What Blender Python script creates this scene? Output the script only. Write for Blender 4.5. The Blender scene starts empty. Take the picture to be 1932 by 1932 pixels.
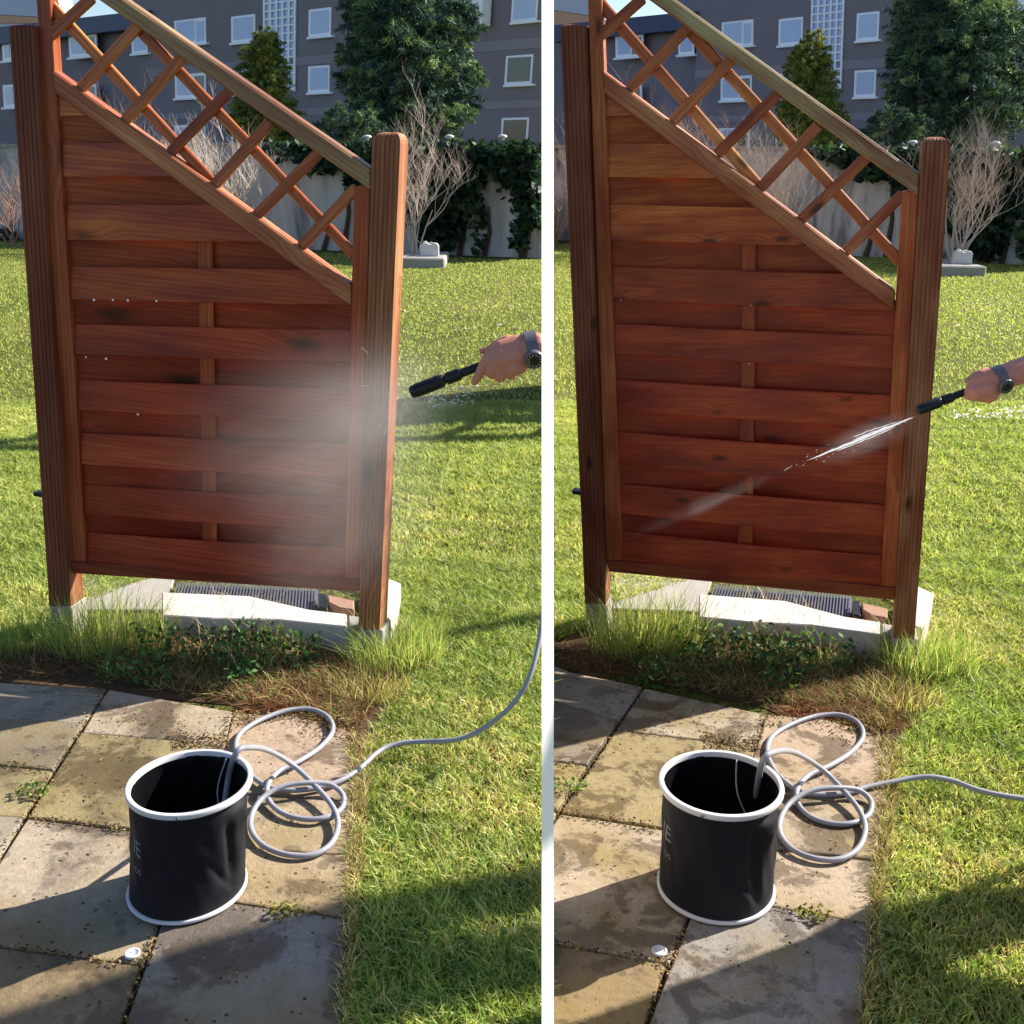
import bpy, bmesh, math, random
import numpy as np
from mathutils import Vector, Matrix
random.seed(7)
RNG = np.random.default_rng(11)
S = bpy.context.scene
COL = S.collection

# ------------------------------------------------------------------ camera, sky, sun, exposure
PITCH = math.radians(18.2)
F = 2059.0                       # focal length in units of a 1932-unit wide picture
EYE = Vector((0, 0, 1.65))
cam = bpy.data.cameras.new('camera'); camo = bpy.data.objects.new('camera', cam); COL.objects.link(camo)
cam.sensor_width = 36; cam.lens = 36 * F / 1932; cam.clip_start = 0.05; cam.clip_end = 400
camo.location = EYE; camo.rotation_euler = (math.pi / 2 - PITCH, 0, 0)
S.camera = camo
SUN_AZ, SUN_EL = math.radians(65), math.radians(34)     # clockwise from +Y
SDIR = Vector((math.sin(SUN_AZ) * math.cos(SUN_EL), math.cos(SUN_AZ) * math.cos(SUN_EL), math.sin(SUN_EL)))
W = bpy.data.worlds.new('World'); S.world = W; W.use_nodes = True
nt = W.node_tree; bg = nt.nodes['Background']
sky = nt.nodes.new('ShaderNodeTexSky'); sky.sky_type = 'NISHITA'; sky.sun_disc = False
sky.sun_elevation = SUN_EL; sky.sun_rotation = SUN_AZ; sky.air_density = 1.0; sky.dust_density = 1.0; sky.ozone_density = 3.0
nt.links.new(sky.outputs[0], bg.inputs[0]); bg.inputs[1].default_value = 0.075
sl = bpy.data.lights.new('sun', 'SUN'); sl.energy = 5.0; sl.angle = math.radians(0.5); sl.color = (1.0, 0.93, 0.82)
so = bpy.data.objects.new('sun', sl); COL.objects.link(so); so.rotation_euler = SDIR.to_track_quat('Z', 'Y').to_euler()
S.view_settings.view_transform = 'Standard'; S.view_settings.look = 'None'
S.view_settings.gamma = 1; S.view_settings.use_curve_mapping = False; S.view_settings.exposure = 1.36
S.cycles.use_denoising = True
try:
    S.cycles.denoiser = 'OPENIMAGEDENOISE'; S.cycles.denoising_prefilter = 'ACCURATE'
except Exception: pass
S.cycles.max_bounces = 8; S.cycles.transparent_max_bounces = 16; S.cycles.volume_bounces = 1
S.cycles.volume_step_rate = 1.0

# ------------------------------------------------------------------ measuring helpers
CP, SP = math.cos(PITCH), math.sin(PITCH)
def ray(u, v):
    x, y = (u - 966) / F, (966 - v) / F
    return Vector((x, CP + y * SP, -SP + y * CP))
def at(u, v, depth): return EYE + ray(u, v) * depth
class Plane:
    def __init__(s, p, n): s.p, s.n = Vector(p), Vector(n)
    def hit(s, u, v):
        r = ray(u, v); return EYE + r * ((s.p - EYE).dot(s.n) / r.dot(s.n))
class Garden:
    """One of the two gardens either side of the white post: its size, ground level, lean and survey corrections."""
    def __init__(s, k, up, aff_g, aff_b, hom_f, pose, right):
        s.k, s.zg = k, 1.65 * (1 - k); s.up = Vector(up); s.ag, s.ab, s.hf = aff_g, aff_b, hom_f; s.right = right
        a, b, c, tx, ty = pose
        s.R = Matrix.Rotation(a, 3, 'Z') @ Matrix.Rotation(b, 3, 'X') @ Matrix.Rotation(c, 3, 'Y')
        s.E = EYE * (1 - k) + k * Vector((tx, ty, 0.11))
        s.side = 'in the right garden' if right else 'in the left garden'
    def _a(s, m, u, v): return (u, v) if m is None else (m[0][0]*u+m[0][1]*v+m[0][2], m[1][0]*u+m[1][1]*v+m[1][2])
    def gnd(s, u, v, h=0.0, raw=False, far=False):
        if not raw: u, v = s._a(s.ab if far else s.ag, u, v)
        r = ray(u, v); z = s.zg + h * s.k
        return EYE + r * ((z - EYE.z) / r.z)
    def bp(s, u, v): return s._a(s.ab, u, v)
    def gp(s, u, v): return s._a(s.ag, u, v)
    def F(s, u, v, d=0.0):
        if s.hf:
            h = s.hf; x, y = u/1000, v/1000; w = h[2][0]*x+h[2][1]*y+h[2][2]
            u, v = 1000*(h[0][0]*x+h[0][1]*y+h[0][2])/w, 1000*(h[1][0]*x+h[1][1]*y+h[1][2])/w
        RT = s.R.transposed(); o = RT @ ((EYE - s.E) / s.k); r = RT @ (ray(u, v) / s.k)
        return o + r * ((d - o.y) / r.y)
GL = Garden(0.72, (0.0709, 0, 1), None, None, None, (-.1852, -.0007, .0752, -1.6581, 3.6122), False)
GR = Garden(1.60, (-0.0606, -0.0195, 1), [[.98106, -.03085, 1054.486], [.03447, .99013, 4.046]],
            [[1.00273, -.02824, 1033.294], [.01585, 1.01057, -2.667]],
            [[0.966771, -0.021629, 1.041987], [0.010697, 0.998442, -0.000309], [-0.021741, 0.004952, 1.0]],
            (-.2806, .0448, -.0522, .2658, 3.6273), True)
SEAM = 1033.5

# ------------------------------------------------------------------ object helpers
def tag(o, label=None, cat=None, group=None, kind=None):
    if label: o['label'] = label
    if cat: o['category'] = cat
    if group: o['group'] = group
    if kind: o['kind'] = kind
    return o
def link(name, me, mat=None, parent=None, M=None, color=None, smooth=False):
    o = bpy.data.objects.new(name, me); COL.objects.link(o)
    if mat is not None and not me.materials: me.materials.append(mat)
    if parent is not None: o.parent = parent
    if M is not None: o.matrix_local = M
    if color is not None: o.color = (*color, 1)
    if smooth: me.shade_smooth()
    return o
def pyd(name, V, Fc, mat=None, parent=None, M=None, color=None, smooth=False):
    me = bpy.data.meshes.new(name); me.from_pydata([tuple(p) for p in V], [], [tuple(f) for f in Fc]); me.update()
    return link(name, me, mat, parent, M, color, smooth)
def empty(name, loc, rot=None):
    o = bpy.data.objects.new(name, None); COL.objects.link(o); o.empty_display_size = .1
    o.matrix_world = Matrix.Translation(loc) @ (rot.to_4x4() if rot is not None else Matrix.Identity(4))
    return o
def bevel(o, w, seg=1):
    m = o.modifiers.new('bevel', 'BEVEL'); m.width = w; m.segments = seg; m.limit_method = 'ANGLE'; m.angle_limit = math.radians(40)
    return o
def fast_mesh(name, V, Q=None, T=None, col=None):
    """numpy verts, quads, tris -> mesh with an optional per-vertex colour attribute"""
    me = bpy.data.meshes.new(name); V = np.asarray(V, np.float32)
    Q = np.zeros((0, 4), np.int32) if Q is None else np.asarray(Q, np.int32); T = np.zeros((0, 3), np.int32) if T is None else np.asarray(T, np.int32)
    me.vertices.add(len(V)); me.vertices.foreach_set('co', V.ravel())
    li = np.concatenate([Q.ravel(), T.ravel()]); me.loops.add(len(li)); me.loops.foreach_set('vertex_index', li)
    n = len(Q) + len(T); me.polygons.add(n)
    st = np.concatenate([np.arange(len(Q)) * 4, len(Q) * 4 + np.arange(len(T)) * 3]).astype(np.int32)
    me.polygons.foreach_set('loop_start', st)
    me.update(calc_edges=True)
    if col is not None:
        a = me.attributes.new('Col', 'FLOAT_COLOR', 'POINT'); c = np.ones((len(V), 4), np.float32); c[:, :3] = col
        a.data.foreach_set('color', c.ravel())
    me.validate()
    return me
def blades_mesh(name, P, h, w, lean, col):
    """grass blades: P base points (n,3), h heights, w widths, lean (n,2) tip offset, col (n,3)"""
    n = len(P); a = RNG.uniform(0, 2*np.pi, n); s = np.c_[np.cos(a), np.sin(a), np.zeros(n)] * (w/2)[:, None]
    L = np.c_[lean, np.zeros(n)]; up = np.c_[np.zeros((n, 2)), h]
    V = np.stack([P - s, P + s, P + .35*L + .6*up + .8*s, P + .35*L + .6*up - .8*s, P + L + up], 1).reshape(-1, 3)
    i = np.arange(n)[:, None] * 5
    return fast_mesh(name, V, i + np.array([[0, 1, 2, 3]]), i + np.array([[3, 2, 4]]), np.repeat(col, 5, 0))
def leaves_mesh(name, P, size, col, flat=None, asp=.6):
    """small folded leaf quads with random orientation"""
    n = len(P); d = RNG.normal(size=(n, 3))
    if flat is not None: d = d * .75 + flat
    d /= np.linalg.norm(d, axis=1)[:, None]
    t = np.cross(d, RNG.normal(size=(n, 3))); t /= np.linalg.norm(t, axis=1)[:, None]; b = np.cross(d, t)
    s = size[:, None]
    V = np.stack([P - t*s, P - b*s*asp + d*s*.15, P + t*s, P + b*s*asp + d*s*.15], 1).reshape(-1, 3)
    i = np.arange(n)[:, None] * 4
    return fast_mesh(name, V, None, np.concatenate([i + np.array([[0, 1, 2]]), i + np.array([[0, 2, 3]])]), np.repeat(col, 4, 0))
def tube_geo(pts, rad, n=8, cap=True):
    V, Fc = [], []; pts = [Vector(p) for p in pts]; ref = None
    for i, p in enumerate(pts):
        t = (pts[min(i+1, len(pts)-1)] - pts[max(i-1, 0)]).normalized()
        if ref is None: ref = t.orthogonal().normalized()
        ref = (ref - t * ref.dot(t)).normalized(); b = t.cross(ref)
        r = rad[i] if hasattr(rad, '__len__') else rad
        for j in range(n):
            a = 2*math.pi*j/n; V.append(p + (ref*math.cos(a) + b*math.sin(a)) * r)
    for i in range(len(pts)-1):
        for j in range(n):
            q = (j+1) % n; Fc.append((i*n+j, i*n+q, (i+1)*n+q, (i+1)*n+j))
    if cap: Fc.append(tuple(range(n))[::-1]); Fc.append(tuple(range((len(pts)-1)*n, len(pts)*n)))
    return V, Fc
def merge(*geos):
    V, Fc = [], []
    for v, f in geos:
        o = len(V); V += [Vector(p) for p in v]; Fc += [tuple(i+o for i in g) for g in f]
    return V, Fc
def prism_geo(poly, off):
    n = len(poly); poly = [Vector(p) for p in poly]; off = Vector(off)
    V = poly + [p + off for p in poly]
    Fc = [tuple(range(n)), tuple(range(2*n-1, n-1, -1))] + [(i, n+i, n+(i+1) % n, (i+1) % n) for i in range(n)]
    return V, Fc
def fixn(o):
    bm = bmesh.new(); bm.from_mesh(o.data); bmesh.ops.recalc_face_normals(bm, faces=bm.faces); bm.to_mesh(o.data); bm.free(); return o
def prism(name, poly, off, mat, parent=None, color=None, bev=0):
    o = fixn(pyd(name, *prism_geo(poly, off), mat, parent, None, color))
    if parent is not None: o.matrix_local = parent.matrix_world.inverted()
    if bev: bevel(o, bev)
    return o
def spline(P, n=8):
    P = [Vector(p) for p in P]; out = []
    for i in range(len(P)-1):
        p0, p1, p2, p3 = P[max(i-1, 0)], P[i], P[i+1], P[min(i+2, len(P)-1)]
        for j in range(n):
            t = j/n; out.append(.5*((2*p1) + (p2-p0)*t + (2*p0-5*p1+4*p2-p3)*t*t + (3*p1-p0-3*p2+p3)*t**3))
    return out + [P[-1]]
def lathe_geo(prof, n=48, ox=None):
    V, Fc = [], []
    for i, (r, z) in enumerate(prof):
        for j in range(n):
            a = 2*math.pi*j/n; V.append(Vector((r*math.cos(a), r*math.sin(a), z)))
    for i in range(len(prof)-1):
        for j in range(n):
            q = (j+1) % n; Fc.append((i*n+j, i*n+q, (i+1)*n+q, (i+1)*n+j))
    return V, Fc

# ------------------------------------------------------------------ materials
def srgb(r, g, b):
    f = lambda c: (c/255/12.92) if c/255 <= .04045 else ((c/255+.055)/1.055)**2.4
    return (f(r), f(g), f(b))
class NB:
    def __init__(s, name):
        s.m = bpy.data.materials.new(name); s.m.use_nodes = True; s.t = s.m.node_tree; s.t.nodes.clear()
        s.out = s.t.nodes.new('ShaderNodeOutputMaterial')
    def n(s, typ, ins=None, **kw):
        d = s.t.nodes.new(typ)
        for a, b in kw.items(): setattr(d, a, b)
        for a, b in (ins or {}).items():
            if isinstance(b, bpy.types.NodeSocket): s.t.links.new(b, d.inputs[a])
            else: d.inputs[a].default_value = b
        return d
    def mix(s, f, a, b, mode='MIX'):
        d = s.n('ShaderNodeMix', data_type='RGBA', blend_type=mode)
        for i, x in ((0, f), (6, a), (7, b)):
            if isinstance(x, bpy.types.NodeSocket): s.t.links.new(x, d.inputs[i])
            else: d.inputs[i].default_value = x if i == 0 else (*x[:3], 1)
        return d.outputs[2]
    def math(s, op, a, b=0.0, c=None, clamp=False):
        d = s.n('ShaderNodeMath', operation=op, use_clamp=clamp)
        for i, x in enumerate((a, b) if c is None else (a, b, c)):
            if isinstance(x, bpy.types.NodeSocket): s.t.links.new(x, d.inputs[i])
            else: d.inputs[i].default_value = x
        return d.outputs[0]
    def ramp(s, f, stops):
        d = s.n('ShaderNodeValToRGB', {0: f}); e = d.color_ramp.elements
        while len(e) < len(stops): e.new(.5)
        for q, (p, c) in zip(e, stops): q.position = p; q.color = (*((c,)*3 if not hasattr(c, '__len__') else c), 1)
        return d.outputs[0]
    def noise(s, vec, scale, detail=4, rough=.55, dist=0):
        return s.n('ShaderNodeTexNoise', {'Vector': vec, 'Scale': scale, 'Detail': detail, 'Roughness': rough, 'Distortion': dist}).outputs[0]
    def surf(s, sh): s.t.links.new(sh, s.out.inputs[0]); return s.m
    def bsdf(s, col, rough=.7, spec=.3, bump=None, bstr=.3, bdist=.01, **kw):
        b = s.n('ShaderNodeBsdfPrincipled'); ins = {'Base Color': col, 'Roughness': rough, 'Specular IOR Level': spec, **kw}
        if bump is not None: ins['Normal'] = s.n('ShaderNodeBump', {'Height': bump, 'Strength': bstr, 'Distance': bdist}).outputs[0]
        for a, x in ins.items():
            if isinstance(x, bpy.types.NodeSocket): s.t.links.new(x, b.inputs[a])
            else: b.inputs[a].default_value = (*x, 1) if hasattr(x, '__len__') and a != 'Subsurface Radius' else x
        return b.outputs[0]
def plain(name, col, rough=.6, spec=.4, var=.12, sc=30, **kw):
    b = NB(name); tc = b.n('ShaderNodeTexCoord').outputs['Object']; nz = b.noise(tc, sc, 5)
    c = b.mix(nz, [x*(1-var) for x in col], [min(1, x*(1+var)) for x in col])
    return b.surf(b.bsdf(c, rough, spec, nz, .15, .004, **kw))
def wood(name, rough=.45, spec=.35, knots=True, grain=.5):
    b = NB(name); oi = b.n('ShaderNodeObjectInfo'); tc = b.n('ShaderNodeTexCoord').outputs['Object']
    off = b.n('ShaderNodeVectorMath', {0: b.n('ShaderNodeCombineXYZ', {0: oi.outputs['Random'], 1: 0.0, 2: oi.outputs['Random']}).outputs[0], 1: (37., 0., 23.)}, operation='MULTIPLY').outputs[0]
    v = b.n('ShaderNodeVectorMath', {0: tc, 1: off}, operation='ADD').outputs[0]
    kv = b.n('ShaderNodeMapping', {'Vector': v, 'Scale': (3.0, 0.1, 7.5)}).outputs[0]
    vo = b.n('ShaderNodeTexVoronoi', {'Vector': kv, 'Scale': 1.0, 'Randomness': 1.0}, feature='F1').outputs['Distance']
    near = b.n('ShaderNodeMapRange', {0: vo, 1: 0.0, 2: .42, 3: 1.0, 4: 0.0}, interpolation_type='SMOOTHSTEP').outputs[0]
    bend = b.n('ShaderNodeCombineXYZ', {0: 0.0, 1: 0.0, 2: b.math('MULTIPLY', near, .03)}).outputs[0]
    v2 = b.n('ShaderNodeVectorMath', {0: v, 1: bend}, operation='ADD').outputs[0]
    m1 = b.n('ShaderNodeMapping', {'Vector': v2, 'Scale': (.35, 1., 1.)}).outputs[0]
    wv = b.n('ShaderNodeTexWave', {'Vector': m1, 'Scale': 30.0, 'Distortion': 3.2, 'Detail': 2.0, 'Detail Scale': 1.2, 'Detail Roughness': .5}, wave_type='BANDS', bands_direction='Z', wave_profile='SAW').outputs[1]
    m2 = b.n('ShaderNodeMapping', {'Vector': v2, 'Scale': (3., 95., 95.)}).outputs[0]
    fine = b.noise(m2, 1.0, 5, .6)
    m3 = b.n('ShaderNodeMapping', {'Vector': v, 'Scale': (2.2, 9., 9.)}).outputs[0]
    blot = b.noise(m3, 1.0, 3, .5)
    g = b.math('ADD', b.math('MULTIPLY', wv, .2), b.math('MULTIPLY', fine, .8))
    g = b.n('ShaderNodeMapRange', {0: g, 1: .2, 2: .8, 3: 1-grain*.75, 4: 1+grain*.55}).outputs[0]
    bl = b.n('ShaderNodeMapRange', {0: blot, 1: .3, 2: .68, 3: .58, 4: 1.22}).outputs[0]
    tot = b.math('MULTIPLY', g, bl)
    c = b.mix(1.0, oi.outputs['Color'], b.n('ShaderNodeCombineXYZ', {0: tot, 1: b.math('MULTIPLY', tot, tot), 2: b.math('MULTIPLY', tot, tot)}).outputs[0], 'MULTIPLY')
    if knots:
        kn = b.n('ShaderNodeMapRange', {0: vo, 1: .04, 2: .2, 3: .24, 4: 1.0}, interpolation_type='SMOOTHSTEP').outputs[0]
        c = b.mix(1.0, c, b.n('ShaderNodeCombineXYZ', {0: kn, 1: kn, 2: kn}).outputs[0], 'MULTIPLY')
    r = b.n('ShaderNodeMapRange', {0: blot, 1: .3, 2: .7, 3: rough-.12, 4: rough+.15}).outputs[0]
    return b.surf(b.bsdf(c, r, spec, g, .35, .002))
def foliage(name, trans=.45, rough=.55, spec=.3):
    b = NB(name); a = b.n('ShaderNodeAttribute', attribute_name='Col').outputs['Color']
    d = b.bsdf(a, rough, spec)
    t = b.n('ShaderNodeBsdfTranslucent', {'Color': b.mix(1.0, a, (1.05, 1.1, .7), 'MULTIPLY')}).outputs[0]
    return b.surf(b.n('ShaderNodeMixShader', {0: trans, 1: d, 2: t}).outputs[0])
def lawn_mat():
    b = NB('lawn_turf'); tc = b.n('ShaderNodeTexCoord').outputs['Object']
    n1 = b.noise(tc, 1.1, 5, .6); n2 = b.noise(tc, 40, 4, .7); n3 = b.noise(tc, 6, 4, .6)
    c = b.ramp(n1, [(.3, srgb(112, 126, 54)), (.5, srgb(142, 148, 70)), (.7, srgb(168, 160, 100))])
    c = b.mix(b.math('MULTIPLY', n3, .5), c, srgb(90, 106, 28))
    c = b.mix(b.n('ShaderNodeMapRange', {0: n2, 1: .38, 2: .72, 3: .85, 4: 0.0}).outputs[0], c, srgb(50, 46, 24))
    return b.surf(b.bsdf(c, .9, .1, n2, 1.0, .05))
def slab_mat():
    b = NB('paving_concrete'); oi = b.n('ShaderNodeObjectInfo'); tc = b.n('ShaderNodeTexCoord').outputs['Object']
    off = b.n('ShaderNodeCombineXYZ', {0: b.math('MULTIPLY', oi.outputs['Random'], 31.0), 1: b.math('MULTIPLY', oi.outputs['Random'], 17.0), 2: 0.0}).outputs[0]
    p = b.n('ShaderNodeVectorMath', {0: tc, 1: off}, operation='ADD').outputs[0]
    n1 = b.noise(p, 4.2, 9, .66, .5); n2 = b.noise(p, 120, 6, .7); n3 = b.noise(p, 2.3, 6, .62); n4 = b.noise(p, 28, 6, .65)
    c = b.mix(1.0, oi.outputs['Color'], b.mix(n2, [.6]*3, [1.35]*3), 'MULTIPLY')
    c = b.mix(1.0, c, b.mix(b.n('ShaderNodeMapRange', {0: n4, 1: .3, 2: .7, 3: 0., 4: 1.}).outputs[0], [.82]*3, [1.14]*3), 'MULTIPLY')
    c = b.mix(b.n('ShaderNodeMapRange', {0: n3, 1: .46, 2: .66, 3: 0., 4: .7}).outputs[0], c, srgb(118, 100, 50))
    edge = b.math('ADD', n1, b.math('MULTIPLY', b.math('SUBTRACT', n4, .5), .16))
    wet = b.n('ShaderNodeMapRange', {0: edge, 1: .50, 2: .56, 3: 0., 4: .62}).outputs[0]
    c = b.mix(wet, c, srgb(62, 48, 34))
    vt = b.n('ShaderNodeTexVoronoi', {'Vector': p, 'Scale': 19.0}, feature='F1'); rr = b.n('ShaderNodeSeparateColor', {0: vt.outputs['Color']}).outputs[0]
    spot = b.math('LESS_THAN', b.math('ADD', vt.outputs['Distance'], b.math('MULTIPLY', n4, .18)), b.math('SUBTRACT', b.math('MULTIPLY', rr, .55), .12))
    c = b.mix(b.math('MULTIPLY', spot, .42), c, srgb(60, 52, 42))
    pit = b.n('ShaderNodeTexVoronoi', {'Vector': p, 'Scale': 75.0}, feature='F1'); pr = b.n('ShaderNodeSeparateColor', {0: pit.outputs['Color']}).outputs[0]
    sp = b.math('LESS_THAN', pit.outputs['Distance'], b.math('SUBTRACT', b.math('MULTIPLY', pr, .9), .62))
    c = b.mix(b.math('MULTIPLY', sp, .8), c, srgb(34, 28, 24))
    ro = b.n('ShaderNodeMapRange', {0: wet, 1: 0., 2: .62, 3: .85, 4: .42}).outputs[0]
    h = b.math('ADD', b.math('MULTIPLY', n2, .5), b.math('ADD', n4, b.math('MULTIPLY', sp, -.5)))
    return b.surf(b.bsdf(c, ro, .35, h, .55, .006))
def facade_mat():
    b = NB('render_facade'); tc = b.n('ShaderNodeTexCoord').outputs['Object']; n1 = b.noise(tc, .8, 5); n2 = b.noise(tc, 25, 3)
    oi = b.n('ShaderNodeObjectInfo').outputs['Color']
    c = b.mix(1.0, oi, b.mix(n1, [.85]*3, [1.12]*3), 'MULTIPLY')
    return b.surf(b.bsdf(c, .9, .1, n2, .2, .01))
def glass_mat(name, col, rough=.06):
    b = NB(name); return b.surf(b.bsdf(col, rough, .8))
def wall_mat():
    b = NB('wall_render'); tc = b.n('ShaderNodeTexCoord').outputs['Object']
    st = b.noise(b.n('ShaderNodeMapping', {'Vector': tc, 'Scale': (1.5, 1.5, .35)}).outputs[0], 1.6, 6, .62, .4); n2 = b.noise(tc, 14, 4)
    c = b.ramp(st, [(.32, srgb(96, 92, 96)), (.47, srgb(172, 168, 168)), (.7, srgb(205, 200, 198))])
    return b.surf(b.bsdf(c, .9, .1, n2, .3, .02))
def volume_mat(name, dens, aniso=.3, scale=(1.6, 5., 5.), lo=.38, hi=.72):
    """water mist: density falls off from the middle of the object's own unit ball, broken into streaks along its x axis"""
    b = NB(name); tc = b.n('ShaderNodeTexCoord').outputs['Object']
    ln = b.n('ShaderNodeVectorMath', {0: tc}, operation='LENGTH').outputs['Value']
    fo = b.n('ShaderNodeMapRange', {0: ln, 1: .0, 2: 1.0, 3: 1., 4: 0.}, interpolation_type='SMOOTHERSTEP').outputs[0]
    mp = b.n('ShaderNodeMapping', {'Vector': tc, 'Scale': scale}).outputs[0]
    nz = b.n('ShaderNodeMapRange', {0: b.noise(mp, 1.0, 5, .6, .8), 1: lo, 2: hi, 3: .08, 4: 1.}).outputs[0]
    v = b.n('ShaderNodeVolumeScatter', {'Color': (.97, .97, 1, 1), 'Density': b.math('MULTIPLY', b.math('MULTIPLY', fo, nz), dens), 'Anisotropy': aniso})
    b.t.links.new(v.outputs[0], b.out.inputs['Volume']); return b.m
M_WOOD = wood('stained_wood', .44, .3, True, .62); M_POST = wood('post_wood', .55, .3, True, .6)
M_TURF = lawn_mat(); M_SLAB = slab_mat(); M_LEAF = foliage('leaf', .35); M_GRASS = foliage('grass_blade', .5, .5, .35); M_NEEDLE = foliage('conifer_needles', .2, .6, .2)
M_DRY = foliage('dry_stalks', .3, .7, .2); M_SOIL = plain('soil', srgb(84, 66, 48), .95, .1, .35, 60)
M_CONC = plain('concrete', srgb(150, 146, 140), .9, .15, .18, 25); M_WHITE_CONC = plain('pale_concrete', srgb(188, 180, 174), .9, .15, .1, 30)
M_WHITE = plain('white_paint', (.86, .86, .85), .55, .3, .02); M_PVC = plain('white_plastic', srgb(196, 193, 196), .4, .4, .04)
M_BLACK_FAB = plain('black_fabric', srgb(19, 19, 27), .7, .25, .25, 400); M_LINER = plain('black_liner', srgb(12, 12, 16), .35, .5, .3, 60)
M_BLACK = plain('black_plastic', srgb(20, 20, 26), .4, .4, .15); M_HOSE = plain('grey_hose', srgb(142, 142, 150), .35, .45, .06, 80)
M_WALL = wall_mat(); M_FAC = facade_mat(); M_NAVY = plain('navy_fascia', srgb(62, 72, 104), .5, .3, .1, 3)
M_GLASS = glass_mat('window_glass', srgb(136, 160, 208), .05); M_GLASSD = glass_mat('dark_window', srgb(30, 30, 40), .08); M_BLIND = plain('roller_blind', srgb(190, 206, 236), .6, .2, .05, 2)
M_FRAME = plain('window_frame', srgb(242, 242, 248), .5, .3, .03, 5); M_BARK = plain('bark', srgb(84, 70, 58), .9, .1, .3, 20)
M_TWIG = plain('pale_twig', srgb(188, 172, 160), .8, .2, .2, 30); M_TWIG2 = plain('reddish_twig', srgb(150, 116, 98), .8, .2, .25, 30)
M_SKIN = plain('skin', srgb(196, 128, 108), .5, .4, .06, 40, **{'Subsurface Weight': .15, 'Subsurface Radius': (.01, .004, .002)})
M_STEEL = plain('watch_metal', srgb(96, 92, 100), .35, .5, .1, 200); M_DIAL = plain('watch_dial', srgb(22, 18, 22), .25, .6, .2, 300)
M_ROOF = plain('terracotta_roof', srgb(206, 160, 128), .8, .2, .1, 2); M_PALE = plain('pale_render', srgb(190, 196, 206), .9, .1, .05, 1)
M_LETTER = plain('grey_print', srgb(120, 120, 132), .7, .2, .05); M_CLOTH = plain('dark_denim', srgb(40, 46, 66), .9, .1, .2, 200); M_COAT = plain('grey_shirt', srgb(86, 88, 96), .9, .1, .15, 200); M_HAIR = plain('brown_hair', srgb(52, 36, 26), .6, .3, .2, 150)
def water_mat():
    b = NB('water_spray'); tc = b.n('ShaderNodeTexCoord').outputs['Object']
    d = b.n('ShaderNodeBsdfDiffuse', {'Color': (.92, .92, .95, 1)}).outputs[0]; t = b.n('ShaderNodeBsdfTranslucent', {'Color': (.95, .95, .97, 1)}).outputs[0]
    return b.surf(b.n('ShaderNodeMixShader', {0: .55, 1: d, 2: t}).outputs[0])
M_WATER = water_mat()
def drop_mat():
    b = NB('water_drop'); return b.surf(b.bsdf((.9, .9, .92), .05, .8))
M_DROP = drop_mat()

# ------------------------------------------------------------------ the setting: two lawns on two levels, the step between, the white divider post
def lawn(g):
    a, b = g.gnd(SEAM, 2600, raw=True), g.gnd(SEAM, 301, raw=True)
    far = a + (b - a) * ((70 - a.y) / (b.y - a.y)); near = a + (b - a) * ((-9 - a.y) / (b.y - a.y))
    sx = 70 if g.right else -70
    o = pyd('lawn', [near, far, Vector((far.x + sx, 70, g.zg)), Vector((near.x + sx, -9, g.zg))], [(0, 1, 2, 3)], M_TURF)
    fixn(o)
    if o.data.polygons[0].normal.z < 0: o.data.flip_normals()
    return tag(o, 'mown lawn on the ' + ('lower ground ' if g.right else 'upper ground ') + g.side, kind='structure'), near, far
_, nL, fL = lawn(GL); _, nR, fR = lawn(GR)
tag(pyd('retaining_wall', [nL, fL, fR, nR], [(0, 1, 2, 3)], M_CONC), 'low concrete retaining step between the two lawns', kind='structure')
def white_divider():
    r0, r1 = ray(SEAM, 1975), ray(SEAM, -60)
    zb = GL.zg - .02; b = EYE + r0 * ((zb - 1.65) / r0.z)
    t = EYE + r1 * (b.y / r1.y)
    def loop(p):
        dep = (p - EYE).dot(Vector((0, CP, -SP))); w = 23.5 / F * dep
        n = Vector((math.sin(math.radians(128)), math.cos(math.radians(128)), 0)); tg = Vector((-n.y, n.x, 0))   # broad face angled to catch the sun and face the camera
        L = w / abs(tg.x); c = p
        return [c - tg*L/2, c + tg*L/2, c + Vector((.0, .03, 0))]
    V = loop(b) + loop(t)
    o = fixn(pyd('post', V, [(0, 1, 2), (3, 4, 5), (0, 1, 4, 3), (1, 2, 5, 4), (2, 0, 3, 5)], M_WHITE))
    tag(o, 'tall thin white post standing in for the strip dividing the two views', 'post')  # takes the place of the white strip between the two views
white_divider()

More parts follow.
